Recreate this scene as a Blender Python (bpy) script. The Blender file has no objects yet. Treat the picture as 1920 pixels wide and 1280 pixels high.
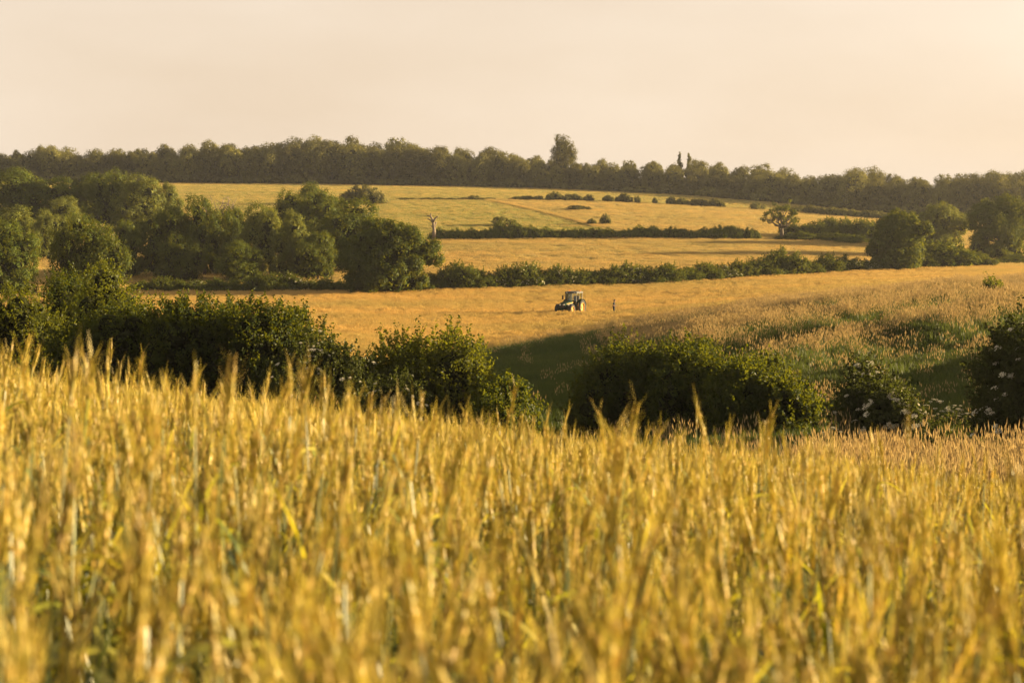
import bpy, math
import numpy as np
from mathutils import Vector

sc = bpy.context.scene
COL = sc.collection
F, CX, HZ = 3200.0, 960.0, 400.0        # focal length in photo pixels, optical axis, eye level row

# ------------------------------------------------------------------ camera
cam_d = bpy.data.cameras.new('camera')
cam = bpy.data.objects.new('camera', cam_d); COL.objects.link(cam)
cam.location = (0, 0, 0); cam.rotation_euler = (math.radians(90), 0, 0)
cam_d.sensor_width = 36.0; cam_d.lens = 60.0
cam_d.shift_y = -(640.0 - HZ) / 1920.0
cam_d.clip_start = 0.05; cam_d.clip_end = 6000
cam_d.dof.use_dof = True; cam_d.dof.focus_distance = 120.0; cam_d.dof.aperture_fstop = 7.1
sc.camera = cam

# ------------------------------------------------------------------ sky and sun
SUN_AZ, SUN_EL = math.radians(80), math.radians(8.5)      # to the right of the view, a little ahead
w = bpy.data.worlds.new('World'); sc.world = w; w.use_nodes = True
nt = w.node_tree; nt.nodes.clear()
out = nt.nodes.new('ShaderNodeOutputWorld'); bg = nt.nodes.new('ShaderNodeBackground')
sky = nt.nodes.new('ShaderNodeTexSky'); sky.sky_type = 'NISHITA'; sky.sun_disc = False
sky.sun_elevation = SUN_EL; sky.sun_rotation = SUN_AZ
sky.air_density = 1.0; sky.dust_density = 4.0; sky.ozone_density = 1.0; sky.altitude = 80
# thin high cloud veil, very soft, over the whole sky
tc = nt.nodes.new('ShaderNodeTexCoord'); mp = nt.nodes.new('ShaderNodeMapping')
mp.inputs['Scale'].default_value = (1.5, 1.5, 4.5); mp.inputs['Rotation'].default_value = (0, 0.55, 0)
nz = nt.nodes.new('ShaderNodeTexNoise'); nz.inputs['Scale'].default_value = 1.7; nz.inputs['Detail'].default_value = 5
rp = nt.nodes.new('ShaderNodeValToRGB')
rp.color_ramp.elements[0].position = 0.36; rp.color_ramp.elements[0].color = (0.88, 0.845, 0.80, 1)
rp.color_ramp.elements[1].position = 0.64; rp.color_ramp.elements[1].color = (1.0, 1.0, 1.0, 1)
wb = nt.nodes.new('ShaderNodeMix'); wb.data_type = 'RGBA'; wb.blend_type = 'MULTIPLY'; wb.inputs[0].default_value = 1
wb2 = nt.nodes.new('ShaderNodeMix'); wb2.data_type = 'RGBA'; wb2.blend_type = 'MULTIPLY'; wb2.inputs[0].default_value = 1
wb2.inputs[7].default_value = (1.0, 0.90, 0.88, 1)          # warm white balance
L = nt.links.new
L(tc.outputs['Generated'], mp.inputs['Vector']); L(mp.outputs[0], nz.inputs['Vector']); L(nz.outputs['Fac'], rp.inputs[0])
veil = nt.nodes.new('ShaderNodeMix'); veil.data_type = 'RGBA'; veil.inputs[0].default_value = 0.7
veil.inputs[7].default_value = (2.84, 2.38, 1.92, 1)        # thin bright veil over the whole sky, thinner overhead
sx_ = nt.nodes.new('ShaderNodeSeparateXYZ'); vr = nt.nodes.new('ShaderNodeMapRange'); vr.interpolation_type = 'SMOOTHSTEP'
vr.inputs['From Min'].default_value = 0.0; vr.inputs['From Max'].default_value = 1.0; vr.inputs['To Min'].default_value = 0.86; vr.inputs['To Max'].default_value = 0.45
L(tc.outputs['Generated'], sx_.inputs[0]); L(sx_.outputs['Z'], vr.inputs['Value']); L(vr.outputs[0], veil.inputs[0])
L(wb2.outputs[2], veil.inputs[6]); L(veil.outputs[2], wb.inputs[6]); L(rp.outputs[0], wb.inputs[7])
L(sky.outputs[0], wb2.inputs[6]); L(wb.outputs[2], bg.inputs['Color']); L(bg.outputs[0], out.inputs['Surface'])
bg.inputs['Strength'].default_value = 0.075

sun_d = bpy.data.lights.new('sun', 'SUN'); sun = bpy.data.objects.new('sun', sun_d); COL.objects.link(sun)
sun_d.energy = 5.0; sun_d.angle = math.radians(0.6); sun_d.color = (1.0, 0.75, 0.40)
sdir = Vector((math.sin(SUN_AZ) * math.cos(SUN_EL), math.cos(SUN_AZ) * math.cos(SUN_EL), math.sin(SUN_EL)))
sun.rotation_euler = (-sdir).to_track_quat('-Z', 'Y').to_euler()

vs = sc.view_settings
vs.view_transform = 'Standard'; vs.look = 'None'; vs.gamma = 1.0; vs.exposure = 2.3; vs.use_curve_mapping = False
sc.cycles.max_bounces = 6; sc.cycles.diffuse_bounces = 1; sc.cycles.glossy_bounces = 2
sc.cycles.transmission_bounces = 4; sc.cycles.transparent_max_bounces = 4; sc.cycles.volume_bounces = 0
sc.cycles.use_denoising = True
try: sc.cycles.denoiser = 'OPENIMAGEDENOISE'
except Exception: pass

# ------------------------------------------------------------------ helpers
def tag(o, label=None, cat=None, group=None, kind=None):
    if label: o['label'] = label
    if cat: o['category'] = cat
    if group: o['group'] = group
    if kind: o['kind'] = kind
    return o

def link(name, data, parent=None):
    o = bpy.data.objects.new(name, data); COL.objects.link(o)
    if parent is not None: o.parent = parent
    return o

def empty(name, loc, rz=0.0, s=1.0):
    o = link(name, None); o.location = loc; o.rotation_euler = (0, 0, rz)
    o.scale = (s, s, s) if not hasattr(s, '__len__') else s
    o.empty_display_size = 0.3
    return o

def mesh_np(name, V, faces, mats=(), midx=None, smooth=False):
    """V (n,3); faces: list of int arrays each (m,k)"""
    me = bpy.data.meshes.new(name)
    V = np.ascontiguousarray(V, np.float32)
    faces = [np.asarray(f, np.int32) for f in faces if len(f)]
    nl = sum(f.size for f in faces); npoly = sum(len(f) for f in faces)
    me.vertices.add(len(V)); me.vertices.foreach_set('co', V.ravel())
    me.loops.add(nl); me.loops.foreach_set('vertex_index', np.concatenate([f.ravel() for f in faces]))
    tot = np.concatenate([np.full(len(f), f.shape[1], np.int32) for f in faces])
    start = np.concatenate([[0], np.cumsum(tot)[:-1]]).astype(np.int32)
    me.polygons.add(npoly); me.polygons.foreach_set('loop_start', start)
    for m in mats: me.materials.append(m)
    if midx is not None: me.polygons.foreach_set('material_index', np.asarray(midx, np.int32))
    me.polygons.foreach_set('use_smooth', np.full(npoly, bool(smooth)))
    me.update(calc_edges=True); me.validate()
    return me

class MB:
    """collects simple solids into ONE mesh"""
    def __init__(s): s.v = []; s.f = []; s.n = 0
    def add(s, V, Fs):
        V = np.asarray(V, float)
        for f in Fs: s.f.append([i + s.n for i in f])
        s.v.append(V); s.n += len(V); return s
    def box(s, lo, hi, taper=(1, 1), M=None):
        x0, y0, z0 = lo; x1, y1, z1 = hi; cx, cy = (x0 + x1) / 2, (y0 + y1) / 2
        tx, ty = taper
        V = [(x0, y0, z0), (x1, y0, z0), (x1, y1, z0), (x0, y1, z0)]
        V += [(cx + (x - cx) * tx, cy + (y - cy) * ty, z1) for x, y, _ in V]
        V = np.array(V)
        if M is not None: V = V @ np.asarray(M)[:3, :3].T + np.asarray(M)[:3, 3]
        return s.add(V, [(3, 2, 1, 0), (4, 5, 6, 7), (0, 1, 5, 4), (1, 2, 6, 5), (2, 3, 7, 6), (3, 0, 4, 7)])
    def tube(s, P, R, n=8, cap=True):
        P = np.asarray(P, float); R = np.broadcast_to(np.asarray(R, float), (len(P),))
        T = np.gradient(P, axis=0); T /= np.linalg.norm(T, axis=1)[:, None] + 1e-9
        ref = np.array([0.31, 0.87, 0.13])
        V = []
        for p, r, t in zip(P, R, T):
            a = np.cross(t, ref); a /= np.linalg.norm(a) + 1e-9; b = np.cross(t, a)
            for k in range(n):
                th = 2 * math.pi * k / n
                V.append(p + r * (a * math.cos(th) + b * math.sin(th)))
        Fs = []
        for i in range(len(P) - 1):
            for k in range(n):
                k2 = (k + 1) % n
                Fs.append((i * n + k, i * n + k2, (i + 1) * n + k2, (i + 1) * n + k))
        if cap:
            Fs.append(tuple(range(n))[::-1]); Fs.append(tuple((len(P) - 1) * n + k for k in range(n)))
        return s.add(V, Fs)
    def lathe_y(s, prof, c, n=24, cap=True):
        """profile of (y, r) revolved about the y axis through c"""
        V = []
        for (y, r) in prof:
            for k in range(n):
                th = 2 * math.pi * k / n
                V.append((c[0] + r * math.cos(th), c[1] + y, c[2] + r * math.sin(th)))
        Fs = []; m = len(prof)
        for i in range(m - 1):
            for k in range(n):
                k2 = (k + 1) % n
                Fs.append((i * n + k, (i + 1) * n + k, (i + 1) * n + k2, i * n + k2))
        if cap: Fs.append(tuple(range(n))); Fs.append(tuple((m - 1) * n + k for k in range(n))[::-1])
        return s.add(V, Fs)
    def prism(s, poly, y0, y1):
        """polygon of (x, z) extruded along y"""
        n = len(poly)
        V = [(x, y0, z) for x, z in poly] + [(x, y1, z) for x, z in poly]
        Fs = [tuple(range(n)), tuple(range(2 * n - 1, n - 1, -1))]
        Fs += [(i, i + n, (i + 1) % n + n, (i + 1) % n) for i in range(n)]
        return s.add(V, Fs)
    def mesh(s, name, mat, smooth=False):
        me = bpy.data.meshes.new(name); me.from_pydata(np.concatenate(s.v).tolist(), [], s.f)
        if mat: me.materials.append(mat)
        if smooth: me.polygons.foreach_set('use_smooth', [True] * len(me.polygons))
        me.update(); return me
    def build(s, name, mat, parent=None, smooth=False, bevel=0.0):
        o = link(name, s.mesh(name, mat, smooth), parent)
        if bevel:
            b = o.modifiers.new('bevel', 'BEVEL'); b.width = bevel; b.segments = 2; b.limit_method = 'ANGLE'
        return o

# ------------------------------------------------------------------ materials
def new_mat(name):
    m = bpy.data.materials.new(name); m.use_nodes = True
    m.node_tree.nodes.clear(); return m, m.node_tree

def mat_plain(name, col, rough=0.6, metal=0.0, var=0.15, scale=6.0, spec=0.4, emit=None):
    m, t = new_mat(name); N = t.nodes.new
    o = N('ShaderNodeOutputMaterial'); p = N('ShaderNodeBsdfPrincipled')
    nz = N('ShaderNodeTexNoise'); nz.inputs['Scale'].default_value = scale; nz.inputs['Detail'].default_value = 4
    tc = N('ShaderNodeTexCoord'); r = N('ShaderNodeValToRGB')
    r.color_ramp.elements[0].position = 0.3; r.color_ramp.elements[1].position = 0.7
    r.color_ramp.elements[0].color = tuple(c * (1 - var) for c in col) + (1,)
    r.color_ramp.elements[1].color = tuple(min(1, c * (1 + var)) for c in col) + (1,)
    t.links.new(tc.outputs['Object'], nz.inputs['Vector']); t.links.new(nz.outputs['Fac'], r.inputs[0])
    t.links.new(r.outputs[0], p.inputs['Base Color'])
    p.inputs['Roughness'].default_value = rough; p.inputs['Metallic'].default_value = metal
    p.inputs['Specular IOR Level'].default_value = spec
    t.links.new(p.outputs[0], o.inputs[0]); return m

def mat_leaf(name, cols, trans=(0.25, 0.28, 0.03), tf=0.35, gloss=0.03, objvar=0.25, patch=None, rough=0.45):
    """leaf, blade or ear: cols = ramp over the single leaf; objvar = change from plant to plant; patch = (scale, c0, c1) colour drift over the land"""
    m, t = new_mat(name); N = t.nodes.new; K = t.links.new
    o = N('ShaderNodeOutputMaterial')
    g = N('ShaderNodeNewGeometry'); r = N('ShaderNodeValToRGB')
    els = r.color_ramp.elements
    for i, c in enumerate(cols):
        e = els[i] if i < 2 else els.new(1.0)
        e.position = i / max(1, len(cols) - 1); e.color = tuple(c) + (1,)
    K(g.outputs['Random Per Island'], r.inputs[0])
    oi = N('ShaderNodeObjectInfo'); mr = N('ShaderNodeMapRange')
    mr.inputs['To Min'].default_value = 1 - objvar; mr.inputs['To Max'].default_value = 1 + objvar
    K(oi.outputs['Random'], mr.inputs['Value'])
    mu = N('ShaderNodeMix'); mu.data_type = 'RGBA'; mu.blend_type = 'MULTIPLY'; mu.inputs[0].default_value = 1
    cmb = N('ShaderNodeCombineColor')
    K(mr.outputs[0], cmb.inputs[0]); K(mr.outputs[0], cmb.inputs[1])
    m2 = N('ShaderNodeMath'); m2.operation = 'POWER'; K(mr.outputs[0], m2.inputs[0]); m2.inputs[1].default_value = 0.6
    K(m2.outputs[0], cmb.inputs[2])
    K(r.outputs[0], mu.inputs[6]); K(cmb.outputs[0], mu.inputs[7]); col = mu.outputs[2]
    if patch:
        nz = N('ShaderNodeTexNoise'); nz.inputs['Scale'].default_value = patch[0]; nz.inputs['Detail'].default_value = 4
        nz.inputs['Roughness'].default_value = 0.62
        mpn = N('ShaderNodeMapping'); mpn.inputs['Scale'].default_value = (0.45, 1.0, 1.0)
        K(oi.outputs['Location'], mpn.inputs['Vector']); K(mpn.outputs[0], nz.inputs['Vector'])
        pr = N('ShaderNodeValToRGB'); pr.color_ramp.elements[0].position = 0.38; pr.color_ramp.elements[1].position = 0.62
        pr.color_ramp.elements[0].color = tuple(patch[1]) + (1,); pr.color_ramp.elements[1].color = tuple(patch[2]) + (1,)
        K(nz.outputs['Fac'], pr.inputs[0])
        mv = N('ShaderNodeMix'); mv.data_type = 'RGBA'; mv.blend_type = 'MULTIPLY'; mv.inputs[0].default_value = 1
        K(col, mv.inputs[6]); K(pr.outputs[0], mv.inputs[7]); col = mv.outputs[2]
    d = N('ShaderNodeBsdfDiffuse'); K(col, d.inputs['Color'])
    tr = N('ShaderNodeBsdfTranslucent')
    mt = N('ShaderNodeMix'); mt.data_type = 'RGBA'; mt.blend_type = 'MIX'; mt.inputs[0].default_value = 0.6
    K(col, mt.inputs[6]); mt.inputs[7].default_value = tuple(trans) + (1,); K(mt.outputs[2], tr.inputs['Color'])
    ms = N('ShaderNodeMixShader'); ms.inputs[0].default_value = tf
    K(d.outputs[0], ms.inputs[1]); K(tr.outputs[0], ms.inputs[2])
    gl = N('ShaderNodeBsdfGlossy'); gl.inputs['Roughness'].default_value = rough
    gl.inputs['Color'].default_value = (0.9, 0.9, 0.9, 1)
    m3 = N('ShaderNodeMixShader'); m3.inputs[0].default_value = gloss
    K(ms.outputs[0], m3.inputs[1]); K(gl.outputs[0], m3.inputs[2]); K(m3.outputs[0], o.inputs[0])
    return m

M = {}
M['bark'] = mat_plain('bark', (0.085, 0.065, 0.045), 0.9, var=0.35, scale=3)
M['dead_wood'] = mat_plain('dead_wood', (0.14, 0.105, 0.075), 0.85, var=0.3, scale=4)
DKG = [(0.012, 0.022, 0.005), (0.022, 0.036, 0.007), (0.040, 0.055, 0.010)]
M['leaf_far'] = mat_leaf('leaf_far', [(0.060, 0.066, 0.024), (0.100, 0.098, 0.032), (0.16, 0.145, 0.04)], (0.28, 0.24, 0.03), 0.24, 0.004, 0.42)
M['leaf_mid'] = mat_leaf('leaf_mid', [(0.026, 0.042, 0.008), (0.044, 0.062, 0.010), (0.074, 0.092, 0.014)], (0.34, 0.32, 0.010), 0.26, 0.006, 0.18)
M['leaf_pale'] = mat_leaf('leaf_pale', [(0.055, 0.072, 0.017), (0.090, 0.105, 0.023), (0.135, 0.142, 0.030)], (0.32, 0.29, 0.02), 0.28, 0.006, 0.15)
M['leaf_near'] = mat_leaf('leaf_near', DKG, (0.25, 0.25, 0.006), 0.36, 0.008, 0.12)
M['leaf_elder'] = mat_leaf('leaf_elder', [(0.018, 0.023, 0.007), (0.030, 0.035, 0.009), (0.046, 0.055, 0.012)], (0.11, 0.125, 0.012), 0.30, 0.008, 0.12)
M['leaf_lime'] = mat_leaf('leaf_lime', [(0.026, 0.034, 0.006), (0.042, 0.052, 0.008), (0.062, 0.072, 0.011)], (0.30, 0.30, 0.010), 0.42, 0.008, 0.1)
M['sun_block_core'] = mat_plain('sun_block_core', (0.018, 0.020, 0.008), 0.95, var=0.3, scale=2, spec=0.0)  # for opaque lumps added inside foliage to block the sun and darken gaps
M['blossom'] = mat_leaf('blossom', [(0.50, 0.45, 0.30), (0.62, 0.56, 0.40), (0.72, 0.66, 0.50)], (0.7, 0.62, 0.4), 0.25, 0.0, 0.1)

# ------------------------------------------------------------------ the lie of the land
# rows of (distance, photo row of the bare ground) for sight lines at several columns, some out of view
PROF = {
    -700: [(28, 800), (60, 745), (90, 715), (130, 660), (200, 590), (300, 520), (420, 430), (600, 375), (760, 338), (900, 330), (1100, 345), (1500, 380)],
    0:    [(28, 812), (60, 765), (90, 725), (130, 670), (200, 598), (285, 552), (330, 528), (420, 450), (600, 375), (760, 338), (900, 331), (1100, 345), (1500, 380)],
    500:  [(28, 845), (60, 800), (90, 735), (130, 680), (200, 605), (250, 570), (288, 553), (330, 527), (420, 455), (600, 368), (700, 349), (760, 343), (900, 335), (1100, 350), (1500, 380)],
    1000: [(28, 900), (60, 875), (80, 805), (100, 755), (130, 700), (150, 672), (171, 648), (228, 589), (290, 549), (330, 515), (420, 452), (500, 412), (600, 373), (750, 351), (900, 343), (1100, 355), (1500, 390)],
    1250: [(28, 925), (60, 855), (80, 785), (100, 728), (120, 680), (150, 632), (190, 600), (228, 583), (300, 542), (335, 515), (425, 450), (500, 415), (600, 382), (740, 361), (900, 350), (1100, 365), (1500, 390)],
    1450: [(28, 948), (60, 835), (75, 768), (90, 705), (110, 652), (135, 610), (170, 578), (228, 554), (315, 529), (350, 506), (430, 447), (500, 420), (600, 395), (720, 375), (900, 357), (1100, 370), (1500, 395)],
    1650: [(28, 968), (50, 860), (70, 790), (90, 715), (120, 640), (160, 582), (220, 545), (330, 517), (380, 487), (435, 457), (520, 425), (600, 410), (680, 397), (850, 365), (1100, 375), (1500, 395)],
    1920: [(28, 995), (45, 880), (65, 790), (85, 705), (115, 620), (155, 562), (205, 532), (270, 515), (340, 508), (400, 493), (500, 445), (650, 410), (850, 372), (1100, 378), (1500, 395)],
    2180: [(28, 1010), (45, 850), (65, 672), (85, 598), (105, 562), (130, 548), (155, 542), (205, 526), (270, 514), (340, 508), (400, 493), (500, 445), (650, 410), (850, 372), (1100, 378), (1500, 395)],  # unseen land right of the frame, raised to shade the lower bank
    2600: [(28, 1030), (45, 840), (65, 660), (85, 590), (115, 550), (155, 538), (205, 524), (270, 515), (340, 508), (400, 493), (500, 445), (650, 410), (850, 372), (1100, 378), (1500, 395)],  # also out of view, lifted for the same shade
}
_us = np.array(sorted(PROF)); _ly = np.linspace(math.log(14), math.log(2500), 260)
_ug = np.linspace(-700, 2600, 166)
_tab0 = np.zeros((len(_us), len(_ly)))
for i, u in enumerate(_us):
    yy = np.array([p[0] for p in PROF[u]], float); zz = np.array([-(p[1] - HZ) / F * p[0] for p in PROF[u]])
    _tab0[i] = np.interp(_ly, np.log(yy), zz)
_tab = np.stack([np.interp(_ug, _us, _tab0[:, j]) for j in range(len(_ly))], 1)
def _blur(A, s, ax):
    k = np.exp(-0.5 * (np.arange(-3 * s, 3 * s + 1) / s) ** 2); k /= k.sum()
    pad = [(0, 0), (0, 0)]; pad[ax] = (3 * s, 3 * s)
    B = np.pad(A, pad, mode='edge')
    return np.apply_along_axis(lambda v: np.convolve(v, k, 'valid'), ax, B)
_tab = _blur(_blur(_tab, 5, 1), 6, 0)

def seg_gauss(X, Y, a, b, wd):
    a = np.array(a); b = np.array(b); d = b - a; L2 = (d ** 2).sum()
    t = np.clip(((X - a[0]) * d[0] + (Y - a[1]) * d[1]) / L2, 0, 1)
    q = (X - a[0] - t * d[0]) ** 2 + (Y - a[1] - t * d[1]) ** 2
    return np.exp(-q / (2 * wd * wd))
def gx(px, Y): return (px - CX) / F * Y
# long hummocks of the rough bank: (px, Y) to (px, Y), half width, height
RIDGES = [((1240, 128), (1480, 156), 2.6, 0.6), ((1540, 148), (1800, 178), 2.8, 0.8), ((1270, 106), (1500, 124), 2.4, 1.0), ((1560, 126), (1800, 146), 2.5, 0.9),
          ((1390, 90), (1640, 104), 2.0, 0.8), ((1150, 135), (1260, 145), 2.4, 0.2), ((1720, 104), (1950, 122), 2.6, 1.2), ((1600, 84), (1780, 92), 1.8, 0.5)]
_rs = np.random.RandomState(5)
_waves = [(_rs.uniform(0.02, 0.4), _rs.uniform(0, 6.28), _rs.uniform(0, 6.28)) for _ in range(14)]
def H(X, Y):
    X = np.asarray(X, float); Y = np.asarray(Y, float)
    Yc = np.clip(Y, 15, 2400)
    u = np.clip(CX + F * X / Yc, -690, 2590); l = np.log(Yc)
    fu = (u + 700) / (3300 / 165.0); fl = (l - _ly[0]) / (_ly[1] - _ly[0])
    i = np.clip(fu.astype(int), 0, 164); j = np.clip(fl.astype(int), 0, 258); a = fu - i; b = fl - j
    z = (_tab[i, j] * (1 - a) + _tab[i + 1, j] * a) * (1 - b) + (_tab[i, j + 1] * (1 - a) + _tab[i + 1, j + 1] * a) * b
    Yn = np.clip(Y, -20, 16)
    near = -1.13 - 0.073 * Yn - 0.0042 * Yn * np.abs(Yn) - 0.10 * np.maximum(Y - 16, 0) - np.where(X > 0, 0.098, 0.128) * 60 * np.tanh(X / 60)
    t = np.clip((Y - 17) / 22.0, 0, 1); t = t * t * (3 - 2 * t)
    z = near * (1 - t) + z * t
    rg = 0
    for (p, q, wd, h) in RIDGES: rg = np.maximum(rg, 1.45 * h * seg_gauss(X, Y, (gx(p[0], p[1]), p[1]), (gx(q[0], q[1]), q[1]), wd))
    z = z + rg
    amp = np.clip((Y - 40) / 60, 0, 1) * np.clip((700 - Y) / 300, 0.25, 1)
    wv = 0
    for k, th, ph in _waves: wv = wv + np.sin((X * math.cos(th) + Y * math.sin(th)) * k + ph) * 0.035 / (0.35 + k)
    return z + wv * amp * 0.3
def P(px, Y, dz=0.0):
    X = gx(px, Y); return np.array([X, Y, float(H(X, Y)) + dz])
def row_of(X, Y, Z): return HZ - F * Z / Y
def pix(px, py, Y): return np.array([gx(px, Y), Y, -(py - HZ) / F * Y])

# field zones by photo column and distance; 0 wheat soil, 1 rough bank, 2 hay field, 3 second field, 4 green field, 5 golden slope, 6 top field, 7 woodland floor
def zone(X, Y):
    u = CX + F * X / np.maximum(Y, 5)
    bank_far = np.interp(u, [300, 700, 900, 1000, 1150, 1300, 1480, 1700, 1850, 2000], [100, 125, 158, 166, 180, 190, 205, 220, 230, 240])  # pushed out over the hollow so darker grass carries its shade
    hedge1 = np.interp(u, [0, 640, 820, 1250, 1640, 1900, 2600], [285, 288, 290, 305, 334, 350, 360])
    hedge2 = np.interp(u, [0, 800, 1430, 1900], [420, 421, 430, 440])
    far = np.interp(u, [0, 720, 930, 1200, 1350, 1660, 1900], [585, 585, 600, 605, 600, 590, 580])
    wood = np.interp(u, [-700, 0, 600, 1000, 1300, 1650, 1920, 2600], [752, 752, 752, 743, 712, 640, 600, 600])
    diag = np.interp(Y, [430, 480, 590, 620], [1190, 1100, 920, 880])
    z = np.full(np.shape(Y), 0)
    z = np.where(Y > 30, 1, z); z = np.where(Y > bank_far, 2, z); z = np.where(Y > hedge1, 3, z)
    z = np.where(Y > hedge2, np.where(u < diag, 4, 5), z); z = np.where(Y > far, 6, z); z = np.where(Y > wood, 7, z)
    return z
ZC = {0: (0.10, 0.075, 0.035), 1: (0.026, 0.040, 0.010), 2: (0.42, 0.295, 0.070), 3: (0.40, 0.29, 0.082), 4: (0.25, 0.225, 0.058),
      5: (0.31, 0.24, 0.082), 6: (0.27, 0.22, 0.068), 7: (0.08, 0.06, 0.025)}

def make_ground():
    s = np.linspace(-1, 1, 261); xs = 950 * np.sinh(s * 4.4) / math.sinh(4.4)
    q = np.linspace(0, 1, 420); ys = -40 + 1540 * (np.exp(q * 3.4) - 1) / (math.exp(3.4) - 1)
    Xg, Yg = np.meshgrid(xs, ys); Zg = H(Xg, Yg)
    V = np.stack([Xg, Yg, Zg], -1).reshape(-1, 3)
    nx, ny = len(xs), len(ys)
    a = (np.arange(ny - 1)[:, None] * nx + np.arange(nx - 1)[None]).ravel()
    Fq = np.stack([a, a + 1, a + nx + 1, a + nx], 1)
    m, t = new_mat('ground'); N = t.nodes.new; K = t.links.new
    o = N('ShaderNodeOutputMaterial'); p = N('ShaderNodeBsdfDiffuse')
    at = N('ShaderNodeAttribute'); at.attribute_name = 'field'
    tc = N('ShaderNodeTexCoord')
    mp = N('ShaderNodeMapping'); mp.inputs['Scale'].default_value = (0.4, 1, 1)
    n1 = N('ShaderNodeTexNoise'); n1.inputs['Scale'].default_value = 0.08; n1.inputs['Detail'].default_value = 7; n1.inputs['Roughness'].default_value = 0.65
    n2 = N('ShaderNodeTexNoise'); n2.inputs['Scale'].default_value = 1.4; n2.inputs['Detail'].default_value = 5
    r1 = N('ShaderNodeValToRGB'); r1.color_ramp.elements[0].position = .35; r1.color_ramp.elements[1].position = .65
    r1.color_ramp.elements[0].color = (0.72, 0.80, 0.75, 1); r1.color_ramp.elements[1].color = (1.12, 1.06, 1.0, 1)
    r2 = N('ShaderNodeValToRGB'); r2.color_ramp.elements[0].position = .3; r2.color_ramp.elements[1].position = .7
    r2.color_ramp.elements[0].color = (0.7, 0.72, 0.7, 1); r2.color_ramp.elements[1].color = (1.15, 1.12, 1.1, 1)
    a1 = N('ShaderNodeMix'); a1.data_type = 'RGBA'; a1.blend_type = 'MULTIPLY'; a1.inputs[0].default_value = 1
    a2 = N('ShaderNodeMix'); a2.data_type = 'RGBA'; a2.blend_type = 'MULTIPLY'; a2.inputs[0].default_value = 1
    K(tc.outputs['Object'], mp.inputs[0]); K(mp.outputs[0], n1.inputs['Vector']); K(tc.outputs['Object'], n2.inputs['Vector'])
    K(n1.outputs['Fac'], r1.inputs[0]); K(n2.outputs['Fac'], r2.inputs[0])
    K(at.outputs['Color'], a1.inputs[6]); K(r1.outputs[0], a1.inputs[7]); K(a1.outputs[2], a2.inputs[6]); K(r2.outputs[0], a2.inputs[7])
    K(a2.outputs[2], p.inputs['Color'])
    bp = N('ShaderNodeBump'); bp.inputs['Strength'].default_value = 0.9; bp.inputs['Distance'].default_value = 0.5
    K(n2.outputs['Fac'], bp.inputs['Height']); K(bp.outputs[0], p.inputs['Normal'])
    K(p.outputs[0], o.inputs[0])
    me = mesh_np('ground', V, [Fq], [m], smooth=True)
    zc = zone(V[:, 0], V[:, 1]); C = np.array([ZC[k] for k in range(8)])[zc]
    at_ = me.color_attributes.new('field', 'FLOAT_COLOR', 'POINT')
    at_.data.foreach_set('color', np.concatenate([C, np.ones((len(C), 1))], 1).astype(np.float32).ravel())
    g = link('ground', me); g['kind'] = 'structure'
    return g
make_ground()

# ------------------------------------------------------------------ foliage
def unit(n, rng):
    v = rng.normal(size=(n, 3)); return v / (np.linalg.norm(v, axis=1)[:, None] + 1e-9)

def leaf_quads(Pt, Nn, size, aspect, rng, droop=0.0):
    """folded leaf-shaped quads at points Pt facing Nn"""
    n = len(Pt); sz = size * rng.uniform(0.65, 1.25, n)[:, None]
    Nn = Nn / (np.linalg.norm(Nn, axis=1)[:, None] + 1e-9)
    t = unit(n, rng); t[:, 2] -= droop
    t -= Nn * (t * Nn).sum(1)[:, None]; t /= np.linalg.norm(t, axis=1)[:, None] + 1e-9
    b = np.cross(Nn, t); fold = Nn * 0.16 * sz
    v = np.stack([Pt - t * sz * 0.5, Pt + b * sz * aspect * 0.5 + fold, Pt + t * sz * 0.5, Pt - b * sz * aspect * 0.5 + fold], 1)
    return v.reshape(-1, 3)

def lobes_dome(rng, R, Hc, z0, n=14, jitter=0.22, rr=(0.34, 0.52), top=1.0):
    """lobes filling a domed crown of radius R and height Hc that starts at z0"""
    out = []
    ga = 2.399963
    for i in range(n):
        f = (i + 0.5) / n
        zz = 1 - 1.75 * f                      # from the top down past the middle
        rad = math.sqrt(max(0, 1 - zz * zz)) if zz > -0.3 else 0.9
        th = i * ga + rng.uniform(-0.4, 0.4)
        lr = R * rng.uniform(*rr)
        k = 0.64 + rng.uniform(-jitter, jitter) * 1.4
        out.append((R * rad * k * math.cos(th), R * rad * k * math.sin(th), z0 + Hc * 0.5 + zz * Hc * 0.5 * ((0.62 if zz > 0 else 0.85) + rng.uniform(-jitter, jitter) * 0.6), lr, lr, lr * Hc / (2 * R) * 1.05))
    out.append((0, 0, z0 + Hc * 0.5, R * 0.6, R * 0.6, Hc * 0.36))
    if z0 < 0.05 * Hc:
        for i in range(6):
            th = i * 1.05 + rng.uniform(-.3, .3); out.append((R * 0.55 * math.cos(th), R * 0.55 * math.sin(th), Hc * rng.uniform(0.10, 0.17), R * 0.34, R * 0.34, Hc * 0.15))
    return np.array(out)

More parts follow.
